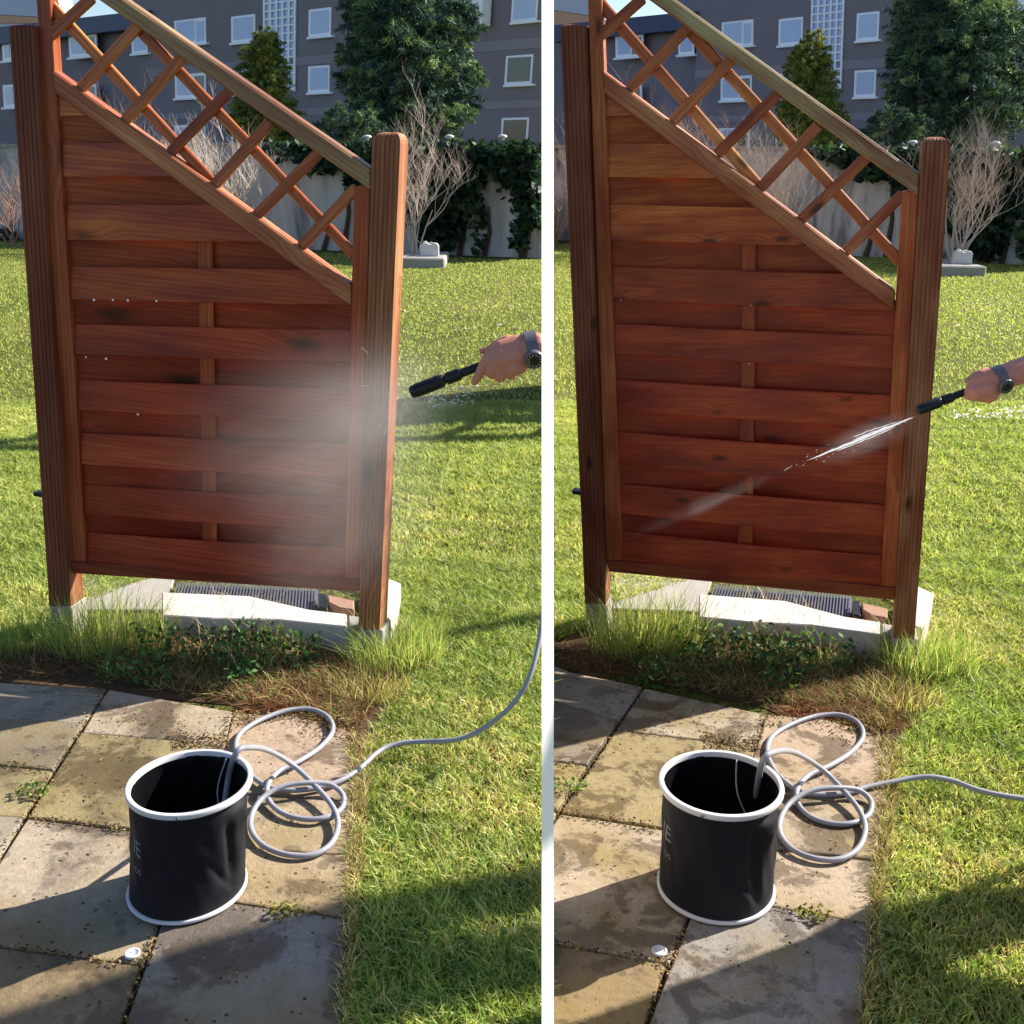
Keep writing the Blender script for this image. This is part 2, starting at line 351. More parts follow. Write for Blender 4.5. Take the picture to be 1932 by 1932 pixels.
# ------------------------------------------------------------------ timber screen
def screen(g):
    k = g.k; root = empty('timber_screen', g.E, g.R)
    tag(root, 'brown stained timber screen ' + ('crossed by a thin water jet, ' if g.right else 'half hidden in white mist, ') + g.side, 'fence', 'sloping lattice topped garden screens')
    LF = g.F
    def board(name, poly, y0, y1, along, color, mat=M_WOOD, bev=.0025):
        ax = Vector(along); ax = Vector((ax.x, 0, ax.z)).normalized(); o = Vector(poly[0]); o.y = 0
        Rm = Matrix((( ax.x, 0, -ax.z), (0, 1, 0), (ax.z, 0, ax.x)))
        P = [(Rm.transposed() @ (Vector((p[0], 0, p[2])) - o)) * k for p in poly]
        ob = fixn(pyd(name, *prism_geo([Vector((p.x, y0*k, p.z)) for p in P], (0, (y1-y0)*k, 0)), mat, root, Matrix.Translation(o*k) @ Rm.to_4x4(), color))
        return bevel(ob, bev*k)
    def quad(px, d): return [LF(u, v, d) for u, v in px]
    C_POST, C_POST2 = srgb(118, 66, 42), srgb(142, 92, 60)
    def post(tl, tr, br, bl, dome, color):
        a, b, c, d = (LF(*p) for p in (tl, tr, br, bl)); dep = .085; n = 6
        sec = []                                           # grooved front, plain back
        for i in range(n):
            x0 = i/n
            for t, y in ((.0, 0), (.62/n, 0), (.72/n, .0022), (.92/n, .0022)): sec.append((x0+t, y))
        sec += [(1, 0), (1, dep), (0, dep)]
        m = len(sec); V = []; zt = (a.z+b.z)/2
        rows = [(0, 1, 0)] + [(1, 1, 0)] + [(1, math.cos(q)**.5, dome*math.sin(q)) for q in (.35, .65, .95, 1.2, 1.4, 1.52)]
        for tt, sc, up in rows:
            l, r = d.lerp(a, tt), c.lerp(b, tt)
            for x, y in sec:
                xx = .5 + (x-.5)*sc if tt == 1 else x
                p = l.lerp(r, xx); yy = dep/2+(y-dep/2)*(sc if tt == 1 else 1)
                V.append(Vector((p.x, yy, p.z + up)) * k)
        Fc = [tuple(range(m))]
        for i in range(len(rows)-1):
            for j in range(m): q = (j+1) % m; Fc.append((i*m+j, i*m+q, (i+1)*m+q, (i+1)*m+j))
        Fc.append(tuple(range((len(rows)-1)*m, len(rows)*m)))
        # object frame with x up the post so the grain runs along it
        Rm = Matrix(((0, 0, 1), (0, 1, 0), (-1, 0, 0))); V = [Rm @ v for v in V]
        o = fixn(pyd('post', V, Fc, M_POST, root, Rm.transposed().to_4x4(), color)); return o
    pl = post((17, 53), (66, 53), (133.6, 1145), (93.5, 1145), .012, C_POST)
    pr = post((702, 272), (755, 272), (716, 1189), (676, 1189), .034, C_POST2)
    for p, px in ((pl, [(94, 1145), (135, 1145), (140, 1215), (98, 1215)]), (pr, [(674, 1189.5), (722, 1189.5), (722, 1262), (674, 1262)])):
        P = quad(px, -.004); f = fixn(pyd('concrete_foot', *prism_geo([v*k for v in P], (0, .1*k, 0)), M_CONC, p)); f.matrix_local = Matrix(((0, 0, 1), (0, 1, 0), (-1, 0, 0))).to_4x4(); bevel(f, .004*k)
    br = quad([(63, 929), (84, 932), (84, 939), (63, 936)], .03); o = fixn(pyd('hinge_pin', *prism_geo([v*k for v in br], (0, .03*k, 0)), M_BLACK, root))
    C_UP, C_ST, C_GREEN = srgb(166, 106, 70), srgb(152, 82, 44), srgb(150, 130, 94)
    board('stile', quad([(62, -95), (89, -78), (162, 1060), (132, 1060)], .018), .018, .062, (.0, 0, 1), C_ST)
    board('stile', quad([(668, 352), (699, 345), (679, 1092), (650, 1092)], .018), .018, .062, (.0, 0, 1), srgb(170, 88, 46))
    board('rail', quad([(133, 1060), (679, 1094), (676, 1117), (137, 1082)], .012), .012, .066, (1, 0, 0), srgb(134, 66, 36))
    a, b = LF(99, 131, .01), LF(661, 536, .01)
    board('rail', quad([(97, 131), (661, 536), (661, 577), (103, 176)], .01), .01, .06, b - a, C_UP, M_WOOD, .005)
    a2, b2 = LF(60, -122, 0), LF(699, 318, 0)
    board('rail', quad([(56, -125), (699, 318), (699, 359), (58, -90)], .0), .0, .055, b2 - a2, C_GREEN, M_WOOD, .006)
    lat = [((86, 0), (402, 347)), ((250, 44), (668, 482))]
    for (u0, v0), (u1, v1) in lat:
        A, B = LF(u0, v0, .04), LF(u1, v1, .04); n_ = Vector((-(B-A).z, 0, (B-A).x)).normalized()*.0165
        board('lattice_strip', [A+n_, B+n_, B-n_, A-n_], .037, .052, B - A, srgb(188, 118, 66), M_WOOD, .004)
    for (u0, v0), (u1, v1) in [((92, 67), (172, -6)), ((149, 168), (264, 42)), ((233, 228), (348, 102)), ((319, 288), (439, 163)), ((402, 351), (509, 228)), ((481, 408), (604, 284)), ((566, 466), (671, 354))]:
        A, B = LF(u0, v0, .02), LF(u1, v1, .02); n_ = Vector((-(B-A).z, 0, (B-A).x)).normalized()*.0165
        board('lattice_strip', [A+n_, B+n_, B-n_, A-n_], .02, .036, B - A, srgb(172, 106, 64) if u0 < 300 else srgb(160, 92, 58), M_WOOD, .004)
    # slope line (middle of the lower sloping rail) that trims the planks
    s0, s1 = LF(100, 150, .02), LF(661, 555, .02); slope = lambda x: s0.z + (s1.z-s0.z)*(x-s0.x)/(s1.x-s0.x)
    lx = lambda z: LF(96, 100).x + (LF(156, 1050).x-LF(96, 100).x)*(z-LF(96, 100).z)/(LF(156, 1050).z-LF(96, 100).z)
    r0, r1 = LF(672, 400), LF(656, 1080); rx = lambda z: r0.x+(r1.x-r0.x)*(z-r0.z)/(r1.z-r0.z)
    vs = [150, 218, 270, 333, 386, 452, 502, 565, 611, 668, 717, 774, 817, 876, 915, 970, 1006, 1064]
    fall = lambda v: .064*(v-386)/674
    zs = [(LF(103+(v-176)*.067, v, .025).z, LF(662, v + fall(v)*(662-103-(v-176)*.067), .025).z) for v in vs]
    def plank(ZT, ZB, front, color):
        zm = (ZT[0]+ZB[0])/2; x0, x1 = lx(zm), rx(zm)
        top_ = lambda x: ZT[0] + (ZT[1]-ZT[0])*(x-x0)/(x1-x0); bot_ = lambda x: ZB[0] + (ZB[1]-ZB[0])*(x-x0)/(x1-x0)
        def cut(fz):
            lo, hi = x0-.6, x1+3
            for _ in range(60):
                m = (lo+hi)/2
                if slope(m) > fz(m): lo = m
                else: hi = m
            return lo
        xe = min(x1, cut(bot_)); xs = sorted({x for x in list(np.linspace(x0, xe, 15)) + [cut(top_)] if x0 <= x <= xe})
        if len(xs) < 2 or xe - x0 < .02: return
        V, Fc = [], []; zb0 = bot_(x0)
        for x in xs:
            t = (x-x0)/(x1-x0); s_ = math.sin(math.pi*min(max(t, 0), 1))
            y = .03 - .016*s_ if front else .037 + .014*s_
            tilt = .004 if front else -.002
            zb = bot_(x); top = max(min(top_(x), slope(x)), zb+.0005)
            for yy, z in ((y+tilt, top), (y-tilt, zb), (y-tilt+.009, zb), (y+tilt+.009, top)): V.append(Vector(((x-x0), yy, z-zb0))*k)
        for i in range(len(xs)-1):
            for j in range(4): q = (j+1) % 4; Fc.append((i*4+j, i*4+q, i*4+4+q, i*4+4+j))
        n = len(xs)-1; Fc += [(0, 1, 2, 3), (n*4+3, n*4+2, n*4+1, n*4)]
        o = fixn(pyd('plank', V, Fc, M_WOOD, root, Matrix.Translation(Vector((x0, 0, zb0))*k), color)); bevel(o, .002*k)
    rnd = random.Random(3)
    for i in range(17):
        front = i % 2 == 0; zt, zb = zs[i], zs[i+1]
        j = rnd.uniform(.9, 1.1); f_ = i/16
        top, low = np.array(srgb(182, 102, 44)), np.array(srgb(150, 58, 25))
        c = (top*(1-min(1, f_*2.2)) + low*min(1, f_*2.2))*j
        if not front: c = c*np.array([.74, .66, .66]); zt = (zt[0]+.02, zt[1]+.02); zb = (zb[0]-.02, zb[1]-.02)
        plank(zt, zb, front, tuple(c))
    board('slat', quad([(372, 380), (398, 380), (408, 1058), (381, 1058)], .03), .031, .041, (0, 0, 1), srgb(150, 72, 34))
    drops = [(177, 566), (213, 566), (241, 567), (295, 568), (162, 674), (200, 677), (260, 782)]
    if g.right: drops = [(146, 566), (392, 570), (392, 680)]
    for u, v in drops:
        p = LF(u, v, .008)*k; V, Fc = lathe_geo([(.0001, -1), (.7, -.7), (1, 0), (.6, .8), (.0001, 1.3)], 8)
        r = .0024*rnd.uniform(.7, 1.2); pyd('water_drop', [Vector((q.x*r*1.3, q.y*r*.6, q.z*r)) + p for q in V], Fc, M_DROP, root, None, None, True)
    return root

# ------------------------------------------------------------------ patio
GAPS = .0038
def patio(g):
    k = g.k
    zlift = .035*k
    root = empty('patio', g.gnd(300, 1600)); tag(root, 'worn concrete slab patio under the bucket ' + g.side, kind='structure')
    P = lambda u, v: g.gnd(u, v, .03)
    fr = lambda v: 198-.65*(v-1309) if v < 1640 else -17-.62*(v-1640)
    bl = lambda v: 438-.356*(v-1348); er = lambda v: 692-.165*(v-1400) if v < 1560 else 665.6-.055*(v-1560)
    grey, olive, tan, dark = srgb(142, 134, 122), srgb(136, 122, 88), srgb(154, 140, 122), srgb(124, 116, 108)
    def slab(px, color):
        q = [P(u, v) for u, v in px]; c = sum(q, Vector())/len(q)
        q = [p + (c-p).normalized()*GAPS*k for p in q]; dz = random.uniform(-.004, .003)*k
        q = [p + Vector((0, 0, dz)) for p in q]
        o = fixn(pyd('paving_slab', *prism_geo([p - c for p in q], (0, 0, -.05*k)), M_SLAB, root, Matrix.Translation(c - root.location), color)); bevel(o, .005*k, 2)
    L0 = -560 if not g.right else -30
    # left of the long joint
    slab([(L0, 1245), (L0*.5+80, 1275), (202, 1298), (193, 1313), (L0, 1265)], tan)
    slab([(L0, 1265), (193, 1313), (159, 1364), (L0, 1318)], grey)
    slab([(L0, 1318), (159, 1364), (102, 1452), (0, 1442), (L0, 1395)], dark)
    slab([(L0, 1395), (0, 1442), (102, 1452), (46, 1541), (L0, 1500)], olive)
    slab([(L0, 1500), (46, 1541), (-64, 1717), (L0, 1640)], grey)
    if not g.right: slab([(L0, 1640), (-64, 1717), (-96, 1770), (-330, 2020), (-900, 2020)], dark)
    # between the joints
    slab([(205, 1298), (440, 1340), (425, 1410), (321, 1394), (152, 1380), (193, 1313)], tan)
    slab([(152, 1380), (321, 1394), (425, 1410), (363, 1578), (247, 1564), (50, 1541)], olive)
    slab([(50, 1541), (247, 1564), (363, 1578), (272, 1822), (266, 1820), (0, 1785), (-96, 1770)], tan)
    slab([(-90, 1770), (0, 1785), (266, 1820), (200, 2020), (-330, 2020)] if not g.right else [(-40, 1778), (0, 1785), (266, 1820), (200, 2020), (10, 2020)], srgb(124, 106, 80))
    # right of the second joint
    e = er
    slab([(440, 1342), (560, 1348), (650, 1372), (e(1400), 1400), (e(1500), 1510), (397, 1490)], srgb(158, 138, 118))
    slab([(397, 1490), (e(1500), 1510), (e(1610), 1612), (360, 1590)], srgb(152, 136, 112))
    slab([(360, 1590), (e(1610), 1612), (e(1732), 1733), (449, 1704), (324, 1686)], srgb(160, 142, 120))
    slab([(324, 1686), (449, 1704), (e(1732), 1733), (e(2020), 2020), (205, 2020), (272, 1822)], srgb(132, 126, 120))
    bed = [P(u, v) - Vector((0, 0, .022*k)) for u, v in [(L0, 1250), (200, 1296), (440, 1340), (650, 1372), (686, 1420), (660, 1560), (640, 2020), (L0, 2020)]]
    o = pyd('joint_sand', [p - root.location for p in bed], [tuple(range(8))], M_SOIL, root)
    if o.data.polygons[0].normal.z < 0: o.data.flip_normals()
    soil = [g.gnd(u, v, .004) for u, v in [(L0, 1180), (140, 1200), (690, 1235), (760, 1300), (735, 1420), (690, 1500), (675, 2050), (600, 2050), (600, 1400), (440, 1330), (L0, 1240)]]
    o = pyd('soil_bed', soil, [tuple(range(len(soil)))], M_SOIL); tag(o, 'bare brown soil under the screen ' + g.side, kind='structure')
    if o.data.polygons[0].normal.z < 0: o.data.flip_normals()
    return root

# ------------------------------------------------------------------ bucket
def text_geo(s, size):
    c = bpy.data.curves.new('txt', 'FONT'); c.body = s; c.size = size; c.resolution_u = 3; c.extrude = 0
    o = bpy.data.objects.new('txt', c); COL.objects.link(o); dg = bpy.context.evaluated_depsgraph_get(); dg.update()
    me = bpy.data.meshes.new_from_object(o.evaluated_get(dg)); bm = bmesh.new(); bm.from_mesh(me)
    bmesh.ops.subdivide_edges(bm, edges=[e for e in bm.edges if e.calc_length() > size*.3], cuts=2); bmesh.ops.triangulate(bm, faces=bm.faces)
    V = [v.co.copy() for v in bm.verts]; Fc = [tuple(v.index for v in f.verts) for f in bm.faces]; bm.free()
    bpy.data.objects.remove(o); bpy.data.curves.remove(c); return V, Fc
def bucket(g):
    k = g.k; base = g.gnd(354, 1676, .032); H, R0, R1 = .292*k, .131*k, .131*k
    up = g.up*1.0; rimc = at(*g.gp(358, 1474), 1); r = ray(*g.gp(358, 1474)); rimc = EYE + r*((base.z + H - EYE.z)/r.z)
    sh = rimc - base; n = 144
    root = empty('bucket', base); tag(root, 'black fabric folding bucket with white rims ' + g.side, 'bucket', 'black folding buckets on the patios')
    look = math.atan2(-base.y, -base.x)
    axis = lambda t: Vector((sh.x*t, sh.y*t, H*t))
    def rad(a, t):
        # soft sides: gentle waist, folds, and the dented bay at the right front
        d = 1 - .018*math.sin(math.pi*t) + .012*math.sin(4*a+4*t+1) + .010*math.sin(9*a-7*t)*math.sin(math.pi*t) + .007*math.sin(17*a+13*t)*math.sin(math.pi*t) + .005*math.sin(19*t+3*a)
        w = a - look - math.radians(52); w = math.atan2(math.sin(w), math.cos(w))          # toward right front
        tri = lambda x, h: max(0.0, 1 - abs(x)/h)
        d += .075*tri(w-.14, .30)*tri(t-.74, .15) - .14*tri(w-.05, .5)*tri(t-.93, .09)                   # flap pushed out below the pinched rim
        d -= .085*tri(w + .26 - (.75-t)*.30, .15)*min(1, max(0, (.86-t)/.12))*min(1, max(0, (t-.12)/.2))  # long crease beside it
        d -= .05*tri(w + .50 - (.40-t)*1.6, .12)*tri(t-.30, .28)
        d -= .03*tri(w + 1.3 - (.5-t)*.8, .16)*tri(t-.5, .4) - .02*tri(w + 1.0 - (.6-t)*.5, .2)*tri(t-.55, .35)
        d = 1 + (d-1)*min(1, max(0, (.985-t)/.05))*min(1, max(0, (t-.01)/.06))     # true circles where the cloth meets the rings
        return R0*d
    rows = 44; V, Fc = [], []
    for i in range(rows+1):
        t = .03 + .94*i/rows
        for j in range(n): a = 2*math.pi*j/n; V.append(axis(t) + Vector((math.cos(a), math.sin(a), 0))*rad(a, t)*.985)
    for i in range(rows):
        for j in range(n): q = (j+1) % n; Fc.append((i*n+j, i*n+q, (i+1)*n+q, (i+1)*n+j))
    body = pyd('fabric_body', V, Fc, M_BLACK_FAB, root, None, None, True)
    Vi = []
    for i in range(rows+1):
        t = .04 + .93*i/rows
        for j in range(n): a = 2*math.pi*j/n; Vi.append(axis(t) + Vector((math.cos(a), math.sin(a), 0))*(rad(a, t)*.968 + .001*math.sin(9*a+14*t)))
    c = len(Vi); Vi.append(axis(.04)); Fi = [f[::-1] for f in Fc] + [(j, (j+1) % n, c) for j in range(n)]
    pyd('inner_liner', Vi, Fi, M_LINER, root, None, None, True)
    def ring(name, t, ro, ri, h, mat):
        prof = [(ri, -h/2), (ro, -h/2), (ro+.0012*k, -h/4), (ro+.0012*k, h/4), (ro, h/2), (ri, h/2), (ri, -h/2)]
        Vv, Ff = lathe_geo(prof, n); o = pyd(name, [p + axis(t) for p in Vv], Ff, mat, root, None, None, True); bevel(o, .001*k); return o
    rim = ring('top_rim', .985, .1360*k, .1260*k, .0130*k, M_PVC); ring('base_ring', .03, .1340*k, .12*k, .009*k, M_PVC)
    a = look - math.radians(14); p = axis(.985) + Vector((math.cos(a), math.sin(a), 0))*.1398*k
    Vv, Ff = lathe_geo([(.0001, -.5), (1, -.5), (1, .3), (.6, .6), (.0001, .7)], 12)
    rot = Vector((0, 0, 1)).rotation_difference(Vector((math.cos(a), math.sin(a), 0)))
    pyd('rivet', [rot @ (q*.0035*k) + p for q in Vv], Ff, M_STEEL, rim)
    a0, a1 = math.radians(62), math.radians(8)
    P = spline([axis(.98) + Vector((math.cos(a0), math.sin(a0), 0))*.118*k, axis(.78) + Vector((.05, .05, 0))*k, axis(.5) + Vector((.085, .0, 0))*k, axis(.3) + Vector((.095, -.03, 0))*k], 6)
    pyd('carry_cord', *tube_geo(P, .0018*k, 6), M_HOSE, root, None, None, True)
    # grey lettering, partly round the left side
    def letters(s, size, ac, t):
        Vt, Ft = text_geo(s, size); wd = max(v.x for v in Vt); out = []
        for v in Vt:
            aa = ac + (v.x - wd/2)/R0; tt = t + v.y/H; out.append(axis(tt) + Vector((math.cos(aa), math.sin(aa), 0))*(rad(aa, tt)*.985 + .0012))
        pyd('lettering', out, Ft, M_LETTER, root)
    letters('IE', .056*k, look - math.radians(63), .56); letters('OS', .022*k, look - math.radians(60), .40)
    return root, axis, base
def hose(g, axis, base):
    k = g.k; r = .0072*k
    G_ = lambda u, v, h=.04: g.gnd(u, v, h)
    A = [(422, 1522, .13), (428, 1478, .24), (445, 1420, .345), (470, 1410, .325), (506, 1416, .19), (548, 1440, .09), (590, 1478, .06), (625, 1518, .05), (638, 1553, .045), (626, 1590, .042), (592, 1612, .04), (545, 1613, .04), (500, 1597, .04), (475, 1568, .04),
         (476, 1535, .045), (496, 1505, .056), (532, 1484, .066), (580, 1477, .066), (622, 1480, .055), (647, 1500, .042), (644, 1526, .04), (612, 1543, .042), (572, 1545, .04), (533, 1534, .04), (508, 1511, .042), (505, 1482, .055), (526, 1455, .05), (566, 1435, .05), (606, 1408, .04), (628, 1378, .04),
         (618, 1352, .04), (585, 1338, .04), (540, 1341, .04), (492, 1358, .04), (456, 1381, .04), (445, 1405, .04), (451, 1432, .04), (471, 1460, .04), (506, 1484, .04), (550, 1491, .04), (600, 1486, .04)]
    if not g.right:
        A += [(642, 1473, .042), (680, 1449, .045), (716, 1417, .045), (752, 1403, .05), (800, 1399, .06), (850, 1397, .08), (890, 1386, .1), (930, 1362, .14), (970, 1325, .2), (1000, 1275, .27), (1019, 1200, .36), (1028, 1120, .46)]
        P = [G_(*a) for a in A]
    else:
        P = [G_(*a) for a in A] + [g.gnd(u, v, h, raw=True) for u, v, h in [(1640, 1484, .042), (1680, 1476, .045), (1722, 1468, .05), (1760, 1466, .055), (1800, 1474, .05), (1850, 1492, .045), (1932, 1507, .04), (2060, 1520, .04)]]
    P[0] = base + axis(.40) + Vector((.075, -.03, 0))*k
    P[1] = g.gnd(430, 1474, .26); P[2] = g.gnd(446, 1420, .345)
    if g.right: P[0] = g.gnd(1424, 1530, .16, raw=True); P[1] = g.gnd(1429, 1484, .27, raw=True); P[2] = g.gnd(1440, 1434, .37, raw=True); P[3] = g.gnd(1464, 1418, .36, raw=True); P[4] = g.gnd(1500, 1420, .22, raw=True)
    V, Fc = tube_geo(spline(P, 7), r, 10)
    o = pyd('hose', V, Fc, M_HOSE, None, None, None, True)
    tag(o, ('grey hose coiled by the bucket, tail flat on the lawn, ' if g.right else 'grey hose coiled by the bucket, tail rising off the lawn, ') + g.side, 'hose', 'grey hoses leading from the buckets')

# ------------------------------------------------------------------ plants near the screen
def c3(*rgb): return np.array([srgb(*c) for c in rgb])
GREENS = c3((152, 170, 82), (172, 184, 98), (128, 154, 72), (182, 188, 114), (106, 134, 64)); STRAW = c3((222, 208, 150), (230, 220, 176), (198, 182, 120), (196, 194, 116), (146, 118, 80))
BROWN = c3((112, 82, 56), (146, 112, 78), (84, 62, 46), (172, 142, 102))
def pick(pal, n, jit=.15): return pal[RNG.integers(0, len(pal), n)] * RNG.uniform(1-jit, 1+jit, (n, 1))
def inpoly(U, V, poly):
    m = np.zeros(len(U), bool); j = len(poly)-1
    for i in range(len(poly)):
        (x0, y0), (x1, y1) = poly[i], poly[j]
        m ^= ((y0 > V) != (y1 > V)) & (U < (x1-x0)*(V-y0)/((y1-y0) + 1e-9) + x0); j = i
    return m
def sample_ground(g, poly, n, h=.0, raw=False):
    """n points spread evenly by area over the ground inside an outline"""
    W = np.array([list(g.gnd(u, v, h, raw=raw))[:2] for u, v in poly]); lo, hi = W.min(0), W.max(0); out = []
    while sum(map(len, out)) < n:
        p = RNG.uniform(lo, hi, (n, 2)); out.append(p[inpoly(p[:, 0], p[:, 1], [tuple(w) for w in W])])
    p = np.concatenate(out)[:n]; return np.c_[p, np.full(n, g.zg + h*g.k)]
def patch_noise(P, s, seed):
    r = np.random.default_rng(seed); out = np.zeros(len(P))
    for i in range(5):
        d = r.normal(size=2)*s*(1.7**i); out += np.sin(P[:, 0]*d[0] + P[:, 1]*d[1] + r.uniform(0, 6))/(1.4**i)
    return out/2.5
def lawn_grass(g):
    k = g.k
    e = [(692, 1400), (668, 1500), (664, 1560), (655, 1740), (638, 2040)]
    if g.right: near = [g.gp(u, v) for u, v in e]; R_ = [(2060, 2040), (2060, 1060), (1740, 1060)]; tip = [g.gp(752, 1300)]
    else: near = e; R_ = [(1030, 2040), (1030, 1060), (742, 1060)]; tip = [(752, 1300)]
    A = sample_ground(g, near[:1] + near[1:] + R_ + tip, 52000, raw=True)
    B = sample_ground(g, [(2060, 1090), (2060, 760), (1760, 760), (1725, 1090)] if g.right else [(1030, 1090), (1030, 760), (738, 760), (735, 1090)], 36000, raw=True)
    # beyond the screen and to its left
    Lf = [(1047, 1215), (1047, 760), (1120, 760), (1130, 1175)] if g.right else [(-40, 1240), (-40, 760), (85, 760), (128, 1195)]
    D = sample_ground(g, Lf, 26000, raw=True)
    Fr = [(1047, 765), (2080, 765), (2080, 505), (1047, 460)] if g.right else [(-60, 765), (1032, 765), (1032, 492), (-60, 455)]
    Cc = sample_ground(g, Fr, 70000, raw=True)
    und = sample_ground(g, [(130, 1150), (300, 1090), (640, 1100), (740, 1160), (740, 1075), (140, 1055)], 9000)
    xs = [[(100, 1090), (760, 1090), (760, 765), (60, 765)]]
    if g.right: xs += [[(2060, 2040), (2400, 2040), (2300, 770), (2060, 770)]]
    else: xs += [[(-420, 1230), (-40, 1230), (-40, 760), (-420, 760)]]
    ex = np.concatenate([sample_ground(g, xs[0], 22000), sample_ground(g, xs[1], 22000, raw=True)])
    P = np.concatenate([A, B, D, Cc, und, ex]); n = len(P); dist = np.hypot(P[:, 0], P[:, 1])/k
    pn = patch_noise(P, 2.2/k, 5); pn2 = patch_noise(P, 7/k, 9)
    pn3 = patch_noise(P, 16/k, 21); straw = RNG.uniform(size=n) < np.clip(.38 + .34*pn + .18*pn2 + .24*pn3, .05, .9)
    col = np.where(straw[:, None], pick(STRAW, n), pick(GREENS, n)); col *= (1 + .16*pn2 + .14*pn3)[:, None]
    lush = np.clip(.5 - .5*pn, 0, 1)
    far = np.clip((dist-3)/8, 0, 1); mean = np.array(srgb(174, 184, 98)); col = col*(1-.85*far)[:, None] + mean*(1+.14*pn2+.1*pn)[:, None]*(.85*far)[:, None]
    h = (RNG.uniform(.012, .036, n) + .022*lush*RNG.uniform(size=n))*k*(1-.25*far); h *= (1 + .35*pn3); w = RNG.uniform(.0026, .0052, n)*k*(1+1.5*far)
    h[straw] *= .75
    ang = RNG.uniform(0, 2*np.pi, n); ln = RNG.uniform(.3, 1.5, n)*h; lean = np.c_[np.cos(ang), np.sin(ang)]*ln[:, None]
    worn = (pn3 > .45) & (RNG.uniform(size=n) < .45) & (dist < 4); keep = ~worn     # thin, worn patches let the soil show
    P, h, w, lean, col = P[keep], h[keep], w[keep], lean[keep], col[keep]
    o = link('lawn_grass', blades_mesh('lawn_grass', P, h, w, lean, col), M_GRASS)
    tag(o, 'short green and straw coloured lawn grass ' + g.side, 'grass', kind='stuff')
def tuft(g, name, u, v, n, rad, hmin, hmax, pal, label, h0=.0, spread=.8, w=(.0014, .003), mat=None, raw=False, cat='grass tuft', group=None):
    k = g.k; c = g.gnd(u, v, h0, raw=raw); a = RNG.uniform(0, 2*np.pi, n); r = rad*k*np.sqrt(RNG.uniform(size=n))
    P = np.c_[c.x + r*np.cos(a), c.y + r*np.sin(a)*.7, np.full(n, c.z)]
    h = RNG.uniform(hmin, hmax, n)*k; b_ = RNG.uniform(0, 6.28, n); lean = np.c_[np.cos(a)*.5+np.cos(b_)*.7, np.sin(a)*.5+np.sin(b_)*.7]*(h*RNG.uniform(.1, spread, n))[:, None] + RNG.normal(size=(n, 2))*(h*.2)[:, None]
    o = link(name, blades_mesh(name, P - np.array(c), h, RNG.uniform(*w, n)*k, lean, pick(pal, n, .25)), mat or M_GRASS); o.location = c
    return tag(o, label + ' ' + g.side, cat, group)
def stalks(g, name, poly, n, hmin, hmax, pal, label, h0=.0, flat=.9, w=(.0015, .003)):
    k = g.k; P = sample_ground(g, poly, n, h0); h = RNG.uniform(hmin, hmax, n)*k; a = RNG.uniform(0, 2*np.pi, n)
    lean = np.c_[np.cos(a), np.sin(a)]*(RNG.uniform(.03, .11, n)*k*flat)[:, None]
    o = link(name, blades_mesh(name, P, h, RNG.uniform(*w, n)*k, lean, pick(pal, n, .25)), M_DRY); return tag(o, label + ' ' + g.side, 'dry stalks', kind='stuff')
